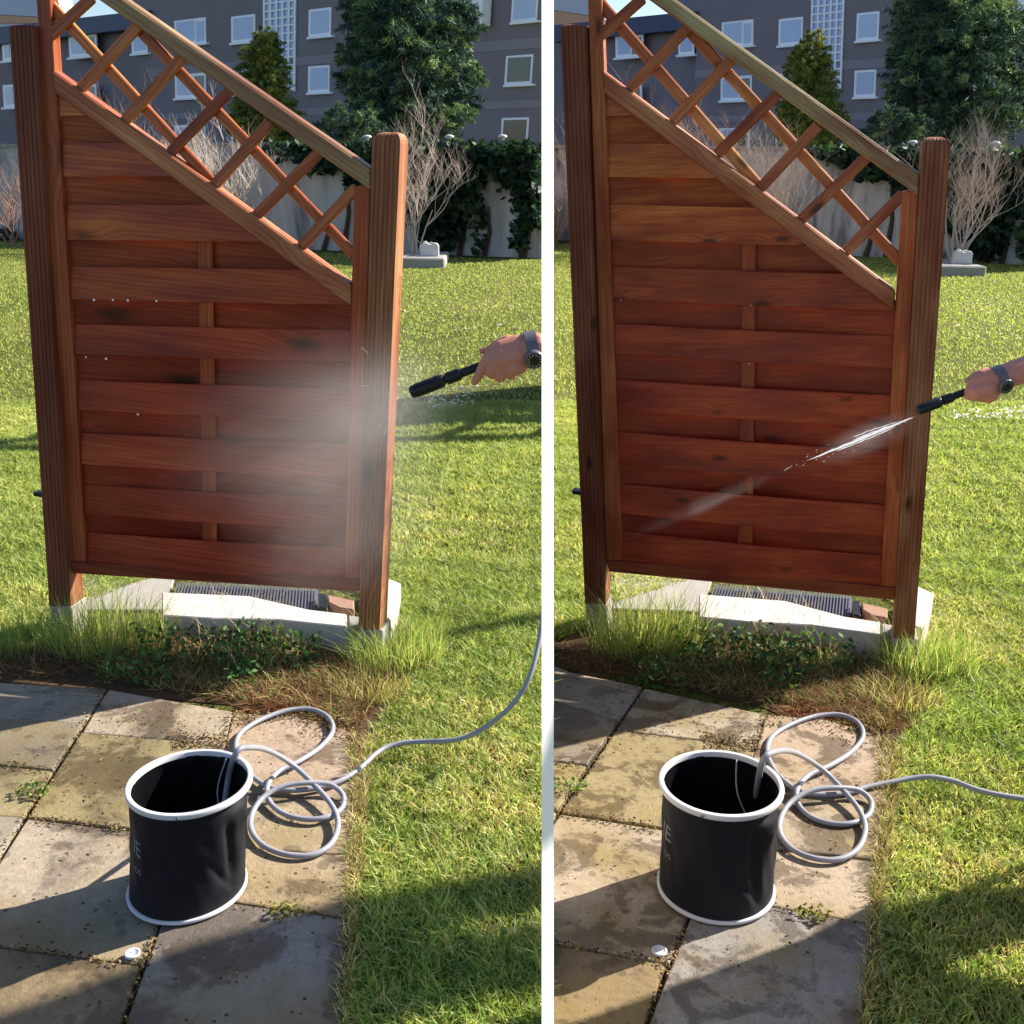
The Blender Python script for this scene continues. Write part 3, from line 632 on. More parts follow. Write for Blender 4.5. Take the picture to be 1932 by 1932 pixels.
def verge(g):
    k = g.k
    tuft(g, 'grass_tuft', 205, 1225, 1100, .20, .05, .25, np.r_[GREENS, STRAW[:1]], 'shaggy green grass tuft at the left foot of the screen', spread=.9, group='grass tufts by the screen feet')
    tuft(g, 'grass_tuft', 30, 1215, 900, .22, .05, .13, GREENS, 'low green grass tuft outside the left timber post', spread=.8, group='grass tufts by the screen feet') if not g.right else None
    tuft(g, 'grass_tuft', 745, 1250, 1000, .16, .05, .19, np.r_[GREENS, STRAW[:1]], 'tall green grass tuft outside the right timber post', spread=.9, group='grass tufts by the screen feet')
    tuft(g, 'grass_tuft', 700, 1312, 600, .13, .03, .09, np.r_[GREENS[:2], BROWN, STRAW], 'half dry grass tuft before the right concrete foot', spread=1.0, group='grass tufts by the screen feet')
    stalks(g, 'dry_stalks', [(140, 1215), (320, 1195), (520, 1200), (690, 1260), (720, 1330), (660, 1380), (560, 1345), (430, 1325), (200, 1285)], 11000, .004, .07, np.r_[BROWN, STRAW[2:3], GREENS[4:]], 'tangle of dead brown stalks along the patio edge', flat=1.0)
    stalks(g, 'dry_stalks', [(300, 1195), (380, 1150), (520, 1160), (570, 1250), (500, 1290), (330, 1270)], 700, .05, .16, np.r_[BROWN, BROWN, STRAW[:2]], 'upright dry brown stems before the white kerb block', flat=1.1)
    stalks(g, 'dry_stalks', [(470, 1290), (600, 1270), (690, 1310), (690, 1370), (600, 1350), (480, 1345)], 3200, .004, .04, c3((124, 74, 50), (152, 98, 68), (98, 60, 42), (176, 130, 96)), 'reddish dead debris between the patio and the right post', flat=1.0)
    stalks(g, 'dry_stalks', [(655, 1390), (700, 1400), (690, 1560), (672, 1760), (650, 2030), (630, 2030), (650, 1700), (660, 1500)], 2600, .01, .04, np.r_[BROWN, STRAW, GREENS[:1]], 'withered grass fringe along the right patio edge', h0=.02, flat=.35)
    stalks(g, 'dry_stalks', [(-200, 1215), (150, 1245), (150, 1285), (-200, 1262)], 1500, .01, .05, BROWN, 'dead brown thatch behind the upper left slab', flat=1.2) if not g.right else stalks(g, 'dry_stalks', [(0, 1225), (150, 1245), (150, 1285), (0, 1270)], 900, .01, .05, BROWN, 'dead brown thatch behind the upper left slab', flat=1.2)
    # ivy leaves scrambling through
    P = np.concatenate([sample_ground(g, [(250, 1225), (470, 1215), (610, 1240), (600, 1285), (470, 1290), (270, 1270)], 750), sample_ground(g, [(400, 1240), (520, 1230), (500, 1320), (430, 1320)], 260), sample_ground(g, [(170, 1270), (320, 1275), (330, 1310), (200, 1310)], 160)])
    P[:, 2] += RNG.uniform(.01, .11, len(P))*k
    o = link('ground_ivy', leaves_mesh('ground_ivy', P, RNG.uniform(.007, .015, len(P))*k, pick(c3((52, 92, 40), (74, 112, 52), (38, 70, 34), (96, 128, 60)), len(P)), np.array([0, -.2, .6])), M_LEAF)
    tag(o, 'dark green ivy leaves sprawling below the timber screen ' + g.side, 'ground ivy', kind='stuff')
    # crumbs of dead leaf and soil on the slabs
    P = np.concatenate([sample_ground(g, [(320, 1380), (420, 1385), (430, 1410), (330, 1412)], 420, .034), sample_ground(g, [(160, 1320), (440, 1345), (420, 1400), (150, 1390)], 160, .034), sample_ground(g, [(60, 1400), (650, 1420), (640, 1900), (60, 1800)], 260, .034), sample_ground(g, [(500, 1340), (620, 1350), (640, 1400), (600, 1400)], 160, .034), sample_ground(g, [(430, 1340), (680, 1350), (690, 1420), (640, 1390), (560, 1355), (450, 1370)], 800, .03)])
    for (a, b, n) in [((193, 1313), (56, 1541), 160), ((48, 1541), (-10, 1630), 60), ((56, 1541), (247, 1564), 160), ((436, 1348), (425, 1410), 120), ((0, 1785), (266, 1820), 130), ((297, 1755), (269, 1827), 90), ((269, 1827), (230, 1932), 60), ((0, 1442), (91, 1452), 70), ((460, 1706), (650, 1733), 70)]:
        t = RNG.uniform(size=n); u = a[0]+(b[0]-a[0])*t + RNG.normal(size=n)*4; v = a[1]+(b[1]-a[1])*t + RNG.normal(size=n)*4
        P = np.r_[P, np.array([list(g.gnd(x, y, .034)) for x, y in zip(u, v)])]
    P[:, 2] += RNG.uniform(0, .004, len(P))*k
    o = link('leaf_litter', leaves_mesh('leaf_litter', P, RNG.uniform(.0022, .0055, len(P))*k, pick(np.r_[BROWN, c3((40, 30, 24), (60, 44, 32), (110, 110, 50))], len(P)), np.array([0, 0, 1.2])), M_DRY)
    tag(o, 'crumbs of dead leaf and soil on the slabs ' + g.side, 'leaf litter', kind='stuff')
    def weed(u, v, n, r, pal, label):
        c = g.gnd(u, v, .034); a = RNG.uniform(0, 6.28, n); q = r*k*np.sqrt(RNG.uniform(size=n)); P = np.c_[q*np.cos(a)*1.4, q*np.sin(a), RNG.uniform(.002, .018, n)*k]
        o = link('weed', leaves_mesh('weed', P, RNG.uniform(.004, .009, n)*k, pick(pal, n), np.array([0, -.2, .8])), M_LEAF); o.location = c
        tag(o, label + ' ' + g.side, 'weed', 'weeds in the patio joints')
    wp = c3((110, 136, 60), (140, 156, 84), (80, 106, 44))
    weed(66, 1494, 90, .035, wp, 'little green weed in the slanting joint left of the bucket')
    weed(545, 1722, 60, .028, c3((150, 150, 66), (120, 120, 50), (90, 90, 40)), 'yellowish weed in the joint right of the bucket')
    # white cap on the slab
    c = g.gnd(250, 1802, .034); V, Fc = lathe_geo([(.0001, 0), (.014, 0), (.0165, .002), (.0165, .006), (.0135, .0075), (.012, .0055), (.0001, .005)], 24)
    o = empty('bottle_cap', c); pyd('disc', [v*k for v in V], Fc, M_PVC, o, None, None, True); V, Fc = lathe_geo([(.0001, .005), (.0018, .005), (.0014, .0085), (.0001, .009)], 8); pyd('nub', [v*k + Vector((-.002*k, .002*k, 0)) for v in V], Fc, M_PVC, o)
    tag(o, 'small round white cap on the slabs before the bucket ' + g.side, 'cap')
    # daisies
    if g.right: ps = [[(1800, 772), (1935, 765), (1935, 790), (1800, 790)], [(1830, 560), (1932, 560), (1932, 640), (1790, 640)]]
    else: ps = [[(800, 735), (905, 725), (905, 765), (810, 768)], [(760, 570), (1010, 560), (1010, 640), (760, 640)]]
    P = np.concatenate([sample_ground(g, ps[0], 130, .04, raw=True), sample_ground(g, ps[1], 90, .035, raw=True)]); n = len(P)
    o = link('daisies', leaves_mesh('daisies', P, RNG.uniform(.007, .012, n)*k, pick(c3((240, 240, 236), (225, 225, 215)), n, .05), np.array([0, -.3, 1.6]), .9), M_LEAF)
    tag(o, 'white daisies scattered on the lawn ' + g.side, 'daisies', kind='stuff')

# ------------------------------------------------------------------ kerb, grating and stones under the screen
def under(g):
    k = g.k; P = g.gnd
    def blk(name, px, h, mat, label, cat, color=None, h0=0.0):
        top = [P(u, v, h) for u, v in px]; c = sum(top, Vector())/len(top); c.z = g.zg
        o = fixn(pyd(name, *prism_geo([t - c for t in top], (0, 0, -(h-h0)*k-.01)), mat, None, Matrix.Translation(c), color)); bevel(o, .004*k); return tag(o, label + ' ' + g.side, cat)
    blk('kerb_block', [(305, 1117), (470, 1124), (585, 1150), (654, 1158), (655, 1182), (520, 1168), (400, 1166), (306, 1160)], .10, M_WHITE_CONC, 'long pale concrete kerb block under the screen', 'kerb block')
    blk('kerb_block', [(657, 1160), (690, 1165), (690, 1185), (658, 1183)], .10, M_CONC, 'short grey concrete block beside the right foot', 'kerb block')
    o = blk('stone_slab', [(716, 1084), (756, 1100), (748, 1145), (736, 1168), (712, 1162)], .09, M_WHITE_CONC, 'pale stone slab sticking out past the right post', 'stone slab')
    blk('brick', [(617, 1122), (668, 1132), (668, 1150), (640, 1146), (620, 1136)], .07, plain('old_brick', srgb(150, 118, 104), .9, .1, .3, 30), 'broken brick lying behind the right post', 'brick')
    blk('concrete_pad', [(140, 1075), (330, 1085), (312, 1150), (140, 1150)], .012, M_CONC, 'flat concrete pad behind the tall grass', 'concrete pad')
    blk('bracket', [(600, 1118), (616, 1120), (617, 1148), (601, 1145)], .06, M_BLACK, 'dark upright bracket between grating and brick', 'bracket')
    # light well grating: frame and bars
    c = P(430, 1118, .03); root = empty('grating', c); tag(root, 'dark grey ribbed light well grating behind the kerb block ' + g.side, 'grating')
    A, B, D = P(335, 1098, .03), P(600, 1106, .03), P(320, 1140, .03); ex, ey = B - A, D - A
    m = plain('grating_steel', srgb(84, 86, 98), .5, .4, .15, 60); geo = []
    for i in range(46):
        p = A + ex*(i/46); geo.append(prism_geo([p, p + ex*.009, p + ex*.009 + ey, p + ey], (0, 0, -.012*k)))
    V, Fc = merge(*geo); o = fixn(pyd('bars', [v - c for v in V], Fc, m, root)); tag(o, kind='stuff')
    o = pyd('tray', [p - c - Vector((0, 0, .018*k)) for p in (A, B, B + ey, A + ey)], [(0, 1, 2, 3)], m, root)

# ------------------------------------------------------------------ background
def branchy(g, base, top_h, spread, mat, label, name='bare_shrub', stems=5, depth=4, r0=.018, seed=1, cat='shrub', group=None, twig_mul=3):
    rn = random.Random(seed); geo = []
    def grow(p, d, L, r, lev):
        n = 3; pts = [p]
        for i in range(n):
            d = (d + Vector((rn.uniform(-.22, .22), rn.uniform(-.22, .22), rn.uniform(-.02, .2)))).normalized(); pts.append(pts[-1] + d*(L/n))
        geo.append(tube_geo(pts, [r*(1-.5*i/n) for i in range(n+1)], 4 if lev < 2 else 3, False))
        if lev < depth:
            for _ in range(twig_mul if lev else twig_mul):
                t = rn.randint(1, n); ax = Vector((rn.uniform(-1, 1), rn.uniform(-1, 1), rn.uniform(-.1, .7))).normalized()
                grow(pts[t], (d*.75 + ax*.75).normalized(), L*rn.uniform(.5, .78), r*.55, lev+1)
    for s in range(stems):
        a = 2*math.pi*s/stems + rn.uniform(-.4, .4); d = Vector((math.cos(a)*spread, math.sin(a)*spread, 1)).normalized()
        grow(base + Vector((rn.uniform(-.05, .05), rn.uniform(-.05, .05), 0)), d, top_h*rn.uniform(.38, .5), r0*g.k, 0)
    V, Fc = merge(*geo); o = pyd(name, [v - base for v in V], Fc, mat, None, Matrix.Translation(base))
    return tag(o, label, cat, group)
def conifer(g, name, lobes, depth, n, size, pal, label, trunk, group=None):
    """lobes: (u, v, radius) outline in survey units at the given distance; needles fill the volume"""
    s_ = 1/F*depth; P = []; CC = []; tot = sum(l[2]**2 for l in lobes); cs = []
    for (u, v, r) in lobes:
        c = np.array(at(*g.bp(u, v), depth)); m = int(n*r*r/tot); R_ = r*s_
        nb = max(6, m//34); d = RNG.normal(size=(nb, 3)); d /= np.linalg.norm(d, axis=1)[:, None]
        q = c + d*(R_*RNG.uniform(.45, 1.02, nb)[:, None])
        pick_ = RNG.integers(0, nb, m); t = RNG.uniform(-.3, 1.0, m)[:, None]; out = d[pick_]*np.array([1, 1, .35]) + np.array([0, 0, -.12])
        P.append(q[pick_] + out*t*R_*.32 + RNG.normal(size=(m, 3))*R_*.055*(1.15-t)); CC.append(pick(pal, nb, .25)[pick_])
    P = np.concatenate(P); n = len(P)
    base = at(*g.bp(*trunk), depth); base.z = g.zg
    root = empty(name, base); tag(root, label, 'tree', group)
    col = np.concatenate(CC)*RNG.uniform(.75, 1.25, (n, 1))
    link('crown', leaves_mesh('crown', P - np.array(base), RNG.uniform(.5, 1.3, n)*size*g.k, col, None, .11), M_NEEDLE, root)
    top = at(*g.bp(lobes[0][0], lobes[0][1]), depth) - base
    geo = [tube_geo([Vector((0, 0, 0)), top*.5, top*.95], [.16*g.k, .11*g.k, .03*g.k], 8)]
    for (u, v, r) in lobes[1:]:
        e = at(*g.bp(u, v), depth) - base; s0 = top*max(.1, min(.9, (e.z*.8)/top.z)); geo.append(tube_geo([s0, s0.lerp(e, .6), e], [.05*g.k, .03*g.k, .015*g.k], 5))
    pyd('trunk', *merge(*geo), M_BARK, root)
def wall(g):
    k = g.k; u1 = 1030 if not g.right else 1040
    uL = 12 if g.right else -260
    p0, p1 = g.gnd(uL, 449 + (uL)*.038, far=True), g.gnd(u1, 488, far=True)
    d = (p1-p0); d.z = 0; nrm = Vector((d.y, -d.x, 0)).normalized()
    if nrm.y > 0: nrm = -nrm
    pl = Plane(p0, nrm); hit = lambda u, v: pl.hit(*g.bp(u, v))
    root = empty('garden_wall', p0.lerp(p1, .5)); tag(root, 'long weathered grey rendered garden wall with ivy ' + g.side, 'wall', 'rendered walls closing the gardens')
    tl, tr = hit(uL, 279), hit(u1, 272); off = -nrm*.22*k
    prism('render_face', [p0 - Vector((0, 0, .1)), p1 - Vector((0, 0, .1)), tr, tl], off, M_WALL, root)
    cp = [tl + nrm*.04*k, tr + nrm*.04*k, tr + nrm*.04*k + Vector((0, 0, .06*k)), tl + nrm*.04*k + Vector((0, 0, .06*k))]
    prism('coping', cp, -nrm*.3*k, M_CONC, root)
    # caps on the coping
    for u in ((693, 848, 948) if not g.right else (693, 848)):
        c = hit(u, 270) + Vector((0, 0, .05*k)); V, Fc = lathe_geo([(.0001, 0), (.05, 0), (.055, .05), (.12, .06), (.13, .1), (.08, .13), (.0001, .14)], 14)
        o = pyd('wall_lamp', [v*k*.6 for v in V], Fc, M_PVC, None, Matrix.Translation(c), None, True)
        where = {693: 'on the wall behind the right timber post', 848: 'on the wall beside the bare shrub', 948: 'on the wall below the lowest window'}[u]
        tag(o, 'white cap lamp ' + where + ' ' + g.side, 'lamp', 'white cap lamps on the wall')
    # ivy
    regs = [([(470, 272), (1060, 266), (1060, 300), (905, 316), (800, 310), (700, 315), (640, 320), (560, 292)], 1500),
            ([(740, 310), (800, 310), (800, 420), (770, 430), (748, 370)], 420), ([(790, 310), (930, 312), (905, 372), (872, 440), (850, 474), (800, 470), (800, 400)], 1150), ([(930, 310), (1060, 310), (1060, 400), (1030, 432), (1000, 425), (985, 385), (955, 350)], 850), ([(975, 400), (1000, 420), (996, 474), (982, 474)], 90), ([(905, 372), (918, 390), (914, 474), (904, 474)], 70), ([(655, 300), (700, 300), (690, 360), (668, 350)], 110), ([(570, 300), (655, 320), (640, 330), (600, 320)], 70)]
    P = []
    for poly, n in regs:
        U = RNG.uniform(min(p[0] for p in poly), max(p[0] for p in poly), n*4); Vv = RNG.uniform(min(p[1] for p in poly), max(p[1] for p in poly), n*4)
        m = inpoly(U + RNG.normal(size=n*4)*7, Vv + RNG.normal(size=n*4)*9, poly); U, Vv = U[m][:n], Vv[m][:n]
        if g.right: kk = U < 930; U, Vv = U[kk], Vv[kk]
        else: kk = U < 1028; U, Vv = U[kk], Vv[kk]
        P += [np.array(hit(a, b) + nrm*random.uniform(.02, .35)*k) for a, b in zip(U, Vv)]
    P = np.array(P); n = len(P); c = P.mean(0)
    root2 = empty('ivy', Vector(c)); tag(root2, 'dark green ivy hanging over the garden wall ' + g.side, 'ivy', 'ivy on the walls')
    link('foliage', leaves_mesh('foliage', P - c, RNG.uniform(.05, .11, n)*k, pick(c3((44, 66, 44), (34, 54, 40), (60, 84, 52), (28, 44, 36)), n, .25), np.array([0, -.5, .3])), M_LEAF, root2)
    geo = []
    for u, v0, v1 in ((985, 486, 360), (990, 486, 380), (915, 486, 390), (868, 484, 380), (840, 482, 370), (612, 474, 400), (650, 474, 330)):
        if g.right and u > 930: continue
        A, B = hit(u, v0) + nrm*.04*k, hit(u + 8, v1) + nrm*.04*k
        V, Fc = tube_geo([A, A.lerp(B, .5) + Vector((.06*k, 0, 0)), B], [.05*k, .04*k, .02*k], 5); pyd('stem', [v - Vector(c) for v in V], Fc, M_BARK, root2)
    return pl, hit, nrm
def jug(g):
    k = g.k; b = g.gnd(795, 506, far=True); s_ = (b - EYE).dot(Vector((0, CP, -SP)))/F    # metres per survey unit there
    o = prism('plinth', [b + Vector((-46*s_, 0, 20*s_)), b + Vector((44*s_, 0, 18*s_)), b + Vector((44*s_, 1.2*k, 18*s_)), b + Vector((-46*s_, 1.2*k, 20*s_))], (0, 0, -22*s_), M_CONC, None, None, .02*k)
    tag(o, 'low grey concrete plinth at the foot of the wall ' + g.side, 'plinth')
    c = b + Vector((13*s_, .35*k, 18.5*s_)); root = empty('jerrycan', c); tag(root, 'white plastic jerrycan standing on the plinth ' + g.side, 'jerrycan')
    w, h, d = 18*s_, 25*s_, 14*s_
    out = [(-w, 0), (w, 0), (w, h*.8), (w*.8, h*.97), (w*.45, h), (w*.38, h*.9), (-.05*w, h*.9), (-.12*w, h), (-w*.7, h), (-w*.95, h*.82)]
    bevel(fixn(pyd('body', *prism_geo([Vector((x, -d/2, z)) for x, z in out], (0, d, 0)), M_PVC, root)), .12*w, 3)
    V, Fc = lathe_geo([(.0001, 0), (.2*w, 0), (.2*w, .12*h), (.0001, .13*h)], 12); pyd('cap', [v + Vector((-.45*w, 0, h*.99)) for v in V], Fc, M_PVC, root)
    V, Fc = tube_geo([Vector((-.1*w, 0, h*.97)), Vector((.15*w, 0, h*1.02)), Vector((.42*w, 0, h*.98))], .07*w, 6); pyd('handle', V, Fc, M_PVC, root)
def compost(g, hit, nrm):
    k = g.k
    for (u, v, r, ln, lab) in ((606, 462, 34, 1.9, 'black domed compost bin seen through the lattice'), (12, 452, 22, .8, 'black rounded tub behind the left timber post')):
        b = g.gnd(u, v, far=True) + nrm*.0; s_ = (b-EYE).dot(Vector((0, CP, -SP)))/F
        V, Fc = lathe_geo([(.98*r*s_, 0), (r*s_, .2*r*s_*ln), (.95*r*s_, .55*r*s_*ln), (.8*r*s_, .85*r*s_*ln), (.45*r*s_, 1.1*r*s_*ln), (.0001, 1.15*r*s_*ln)], 24)
        root = empty('compost_bin', b); pyd('shell', V, Fc, M_BLACK, root, None, None, True)
        V, Fc = lathe_geo([(.5*r*s_, 1.08*r*s_*ln), (.5*r*s_, 1.14*r*s_*ln), (.2*r*s_, 1.2*r*s_*ln), (.0001, 1.2*r*s_*ln)], 24); pyd('lid', V, Fc, M_BLACK, root, None, None, True)
        tag(root, lab + ' ' + g.side, 'compost bin')
def building(g):
    k = g.k
    r = ray(*g.bp(1000, 290)); p = EYE + r*(34*k/r.y)
    d = Vector((-.775, .632, 0)) if not g.right else Vector((-.60, .80, 0))
    nrm = Vector((-d.y, d.x, 0)).normalized()
    if nrm.y > 0: nrm = -nrm
    pl = Plane(p, nrm)
    def hit(u, v, out=0.0): return Plane(p + nrm*out*k, nrm).hit(*g.bp(u, v))
    vp = 498
    def rect(u0, v0, u1, v1, out=0.0, pers=True):
        """rectangle with the facade's own perspective: level edges run to its vanishing point, uprights to the nadir"""
        uc, vc = (u0+u1)/2, (v0+v1)/2; sh = (uc-vp)/(7235-vc); sl = lambda v: (v-292)/(uc+1690)
        P = []
        for u, v in ((u0, v1), (u1, v1), (u1, v0), (u0, v0)):
            P.append(hit(u - (v-vc)*sh, v + (u-uc)*sl(v), out))
        return P
    edge = 1030 if not g.right else 935
    b0 = hit(700, 290); root = empty('apartment_block', Vector((b0.x, b0.y, g.zg))); tag(root, 'grey brown apartment block with white windows behind the trees ' + g.side, 'building', 'apartment blocks behind the gardens')
    def part(name, P, off, mat, par=root, color=None):
        return prism(name, P, off, mat, par, color)
    back = Vector((0, 9*k, 0))
    A, B = hit(279, 300), hit(edge, 300); A.z = B.z = g.zg - .3
    part('wall', [A, B, B + Vector((0, 0, 14*k)), A + Vector((0, 0, 14*k))], back, M_FAC, root, srgb(130, 122, 130))
    for v0, v1 in ((88, 106), (196, 210)):                 # paler storey bands
        P = [hit(281, v1 + (281-800)*(v1-292)/2490, .02), hit(edge, v1 + (edge-800)*(v1-292)/2490, .02), hit(edge, v0 + (edge-800)*(v0-292)/2490, .02), hit(281, v0 + (281-800)*(v0-292)/2490, .02)]
        part('storey_band', P, -nrm*.015*k, M_FAC, root, srgb(144, 136, 146))
    def window(par, u0, v0, u1, v1, pane=M_GLASS, split=None, blind=0.0, sill=True):
        uc = (u0+u1)/2
        fr = part('window', rect(u0, v0, u1, v1, .03), -nrm*.05*k, M_FRAME, par)
        t = 4.0
        cells = [(u0+t, u1-t)] if not split else [(u0+t, u0+(u1-u0)*split-t/2), (u0+(u1-u0)*split+t/2, u1-t)]
        for i, (a, b) in enumerate(cells):
            part('pane', rect(a, v0+t, b, v1-t*1.3, .045), -nrm*.012*k, M_GLASSD if (pane is M_GLASSD or i == 1) and pane is not M_BLIND else (M_BLIND if pane is M_BLIND else M_GLASS), fr)
        if sill: part('sill', rect(u0-4, v1, u1+2, v1+4, .14), -nrm*.14*k, M_FRAME, fr)
    wins = [(329, 36, 388, 83, M_BLIND, .66), (436, 29, 481, 79, M_BLIND, None), (582, 16, 624, 68, M_BLIND, None), (581, 124, 621, 174, M_GLASS, None), (965, -10, 1014, 40, M_BLIND, None), (953, 104, 1004, 159, M_GLASSD, None), (945, 222, 996, 275, M_GLASSD, None), (330, 139, 388, 184, M_GLASS, .6), (329, 236, 387, 275, M_GLASS, .5), (436, 132, 480, 178, M_GLASS, None), (436, 236, 480, 276, M_GLASSD, None), (700, 10, 745, 62, M_BLIND, None), (700, 118, 742, 168, M_GLASS, None)]
    for u0, v0, u1, v1, m, sp in wins:
        if u1 < edge - 5: window(root, u0, v0, u1, v1, m, sp)
    # glazed stair shaft
    sh = part('stair_window', rect(496, -60, 556, 172, .02), -nrm*.04*k, M_GLASS, root)
    geo = []
    for i in range(6): u = 497.5 + i*11.6; geo.append(prism_geo(rect(u-1.6, -60, u+1.6, 172, .07), -nrm*.045*k))
    for j in range(16): v = -56 + j*15.0; geo.append(prism_geo(rect(496, v-1.5, 556, v+1.5, .066), -nrm*.04*k))
    V, Fc = merge(*geo); o = fixn(pyd('mullion_grid', V, Fc, M_FRAME, sh))
    part('balcony_screen', rect(884, -60, 911, 48, .5), -nrm*.4*k, M_FRAME, root)
    # lower annex with a navy fascia
    b0 = hit(150, 290); an = empty('annex', Vector((b0.x, b0.y, g.zg))); tag(an, 'lower wing of the block with a navy blue roof edge ' + g.side, 'building')
    uL = -220 if not g.right else 8
    A, B = hit(uL, 300, -.4), hit(278, 300, -.4); A.z = B.z = g.zg - .3
    tA, tB = hit(uL, 62 + (160-uL)*.10, -.4), hit(278, 44, -.4)
    part('wall', [A, B, tB, tA], -nrm*7*k, M_FAC, an, srgb(130, 122, 130))
    slp = lambda u, v: v - (u-129)*.115
    part('fascia', [hit(uL, slp(uL, 68), .25), hit(277, slp(277, 68), .25), hit(277, slp(277, 36), .25), hit(uL, slp(uL, 36), .25)], -nrm*7.4*k, M_NAVY, an)
    root = an
    for (u0, v0, u1, v1, sp) in [(130, 66, 182, 106, .55), (248, 58, 277, 100, None), (4, 76, 21, 114, None), (6, 160, 28, 202, None), (130, 160, 182, 205, .55)]:
        if u0 > uL + 12 or not g.right: window(an, u0, v0, u1, v1, M_GLASS, sp)
    # neighbour's roof beyond
    r2 = ray(*g.bp(30, 290)); q = EYE + r2*(150/r2.y); f = Plane(q, Vector((.3, -1, 0)).normalized()); Hh = lambda u, v, b=0: f.hit(*g.bp(u, v))
    ho = empty('house', Vector((q.x, q.y, g.zg))); tag(ho, 'pale house with a terracotta roof edge far behind ' + g.side, 'building')
    uA = -200 if not g.right else 10; A, B = Hh(uA, 300), Hh(96, 300); A.z = B.z = g.zg - .3
    prism('wall', [A, B, Hh(96, 42), Hh(uA, 50)], Vector((0, 8*k, 0)), M_PALE, ho)
    prism('roof', [Hh(uA, 50), Hh(100, 44), Hh(100, 34), Hh(uA, 18 if not g.right else 22)], Vector((0, 8.3*k, 0)), M_ROOF, ho)
    prism('gable', [Hh(uA, 17 if not g.right else 21), Hh(100, 33), Hh(112, 10), Hh(100, -40), Hh(uA, -60)], Vector((0, 7*k, 0)), M_PALE, ho)
def trees(g):
    k = g.k; dark = c3((76, 102, 84), (62, 86, 80), (98, 124, 86), (122, 144, 94), (54, 74, 70)); th = c3((92, 112, 52), (116, 128, 58), (76, 98, 52), (134, 136, 66))
    D = 22.5*k
    lob = [(775, -40, 80), (770, 30, 105), (715, 60, 60), (700, 140, 55), (770, 130, 105), (850, 60, 58), (870, 140, 42), (860, 195, 45), (800, 210, 80), (720, 215, 60), (750, 250, 60), (690, 20, 40), (655, 105, 22), (900, 150, 20)]
    conifer(g, 'conifer_tree', lob, D, 62000, .10, dark, 'large dark spreading conifer behind the wall ' + g.side, (775, 290))
    conifer(g, 'thuja_tree', [(500, 72, 22), (497, 100, 38), (496, 130, 46), (495, 160, 50), (498, 190, 52), (500, 220, 54), (505, 245, 54), (470, 230, 40), (530, 220, 36)], D*.96, 36000, .065, th, 'yellowish green columnar thuja beside the stair window ' + g.side, (500, 290))
    conifer(g, 'evergreen_shrub', [(650, 225, 34), (620, 250, 30), (690, 235, 34), (590, 262, 26)], D*.93, 6500, .08, dark, 'low dark evergreen shrub left of the big conifer ' + g.side, (650, 290))
    pts = [(782, 478, 5, 'pale bare many stemmed shrub by the white jerrycan', M_TWIG, 3.6, .34, 7, 5, 22, 3), (205, 446, 6, 'reddish leafless bush behind the left end of the lattice', M_TWIG2, 4.6, .75, 10, 4, 31, 4), (335, 452, 8, 'tangled pale leafless bush behind the middle of the lattice', M_TWIG, 3.7, .65, 9, 4, 47, 4), (440, 452, 8, 'slim leafless bush behind the right half of the lattice', M_TWIG, 3.9, .2, 7, 4, 59, 3), (24, 446, 3, 'leafless bush outside the left timber post', M_TWIG2, 2.9, .5, 6, 4, 61, 3)]
    for u, v, y, lab, m, hh, sp, st, dp, sd, tm in pts:
        b = g.gnd(u, 449 + u*.038 + 16, far=True); branchy(g, b, hh*k*.62, sp, m, lab + ' ' + g.side, seed=sd + (100 if g.right else 0), stems=st, depth=dp, r0=.016 if u < 700 else .019, twig_mul=tm, group='leafless shrubs along the wall')

# ------------------------------------------------------------------ people, sprayers, water
def sdf_mesh(name, chains, voxel, mat, parent=None, smooth=6):
    """one continuous skin over tapered limbs: each chain is [(point, radius), ...]"""
    bm = bmesh.new()
    for ch in chains:
        for i in range(len(ch)-1):
            (p, a), (q, b) = ch[i], ch[i+1]; L = (q-p).length; m = max(2, int(L/(min(a, b)*.3)) + 1)
            for j in range(m+1):
                t = j/m; bmesh.ops.create_icosphere(bm, subdivisions=2, radius=a+(b-a)*t, matrix=Matrix.Translation(p.lerp(q, t)))
    me = bpy.data.meshes.new(name); bm.to_mesh(me); bm.free()
    o = link(name, me, mat, parent)
    r = o.modifiers.new('remesh', 'REMESH'); r.mode = 'VOXEL'; r.voxel_size = voxel
    s_ = o.modifiers.new('smooth', 'SMOOTH'); s_.factor = .5; s_.iterations = smooth
    dg = bpy.context.evaluated_depsgraph_get(); dg.update(); me2 = bpy.data.meshes.new_from_object(o.evaluated_get(dg))
    o.modifiers.clear(); o.data = me2; bpy.data.meshes.remove(me); me2.shade_smooth()
    if not me2.materials: me2.materials.append(mat)
    return o
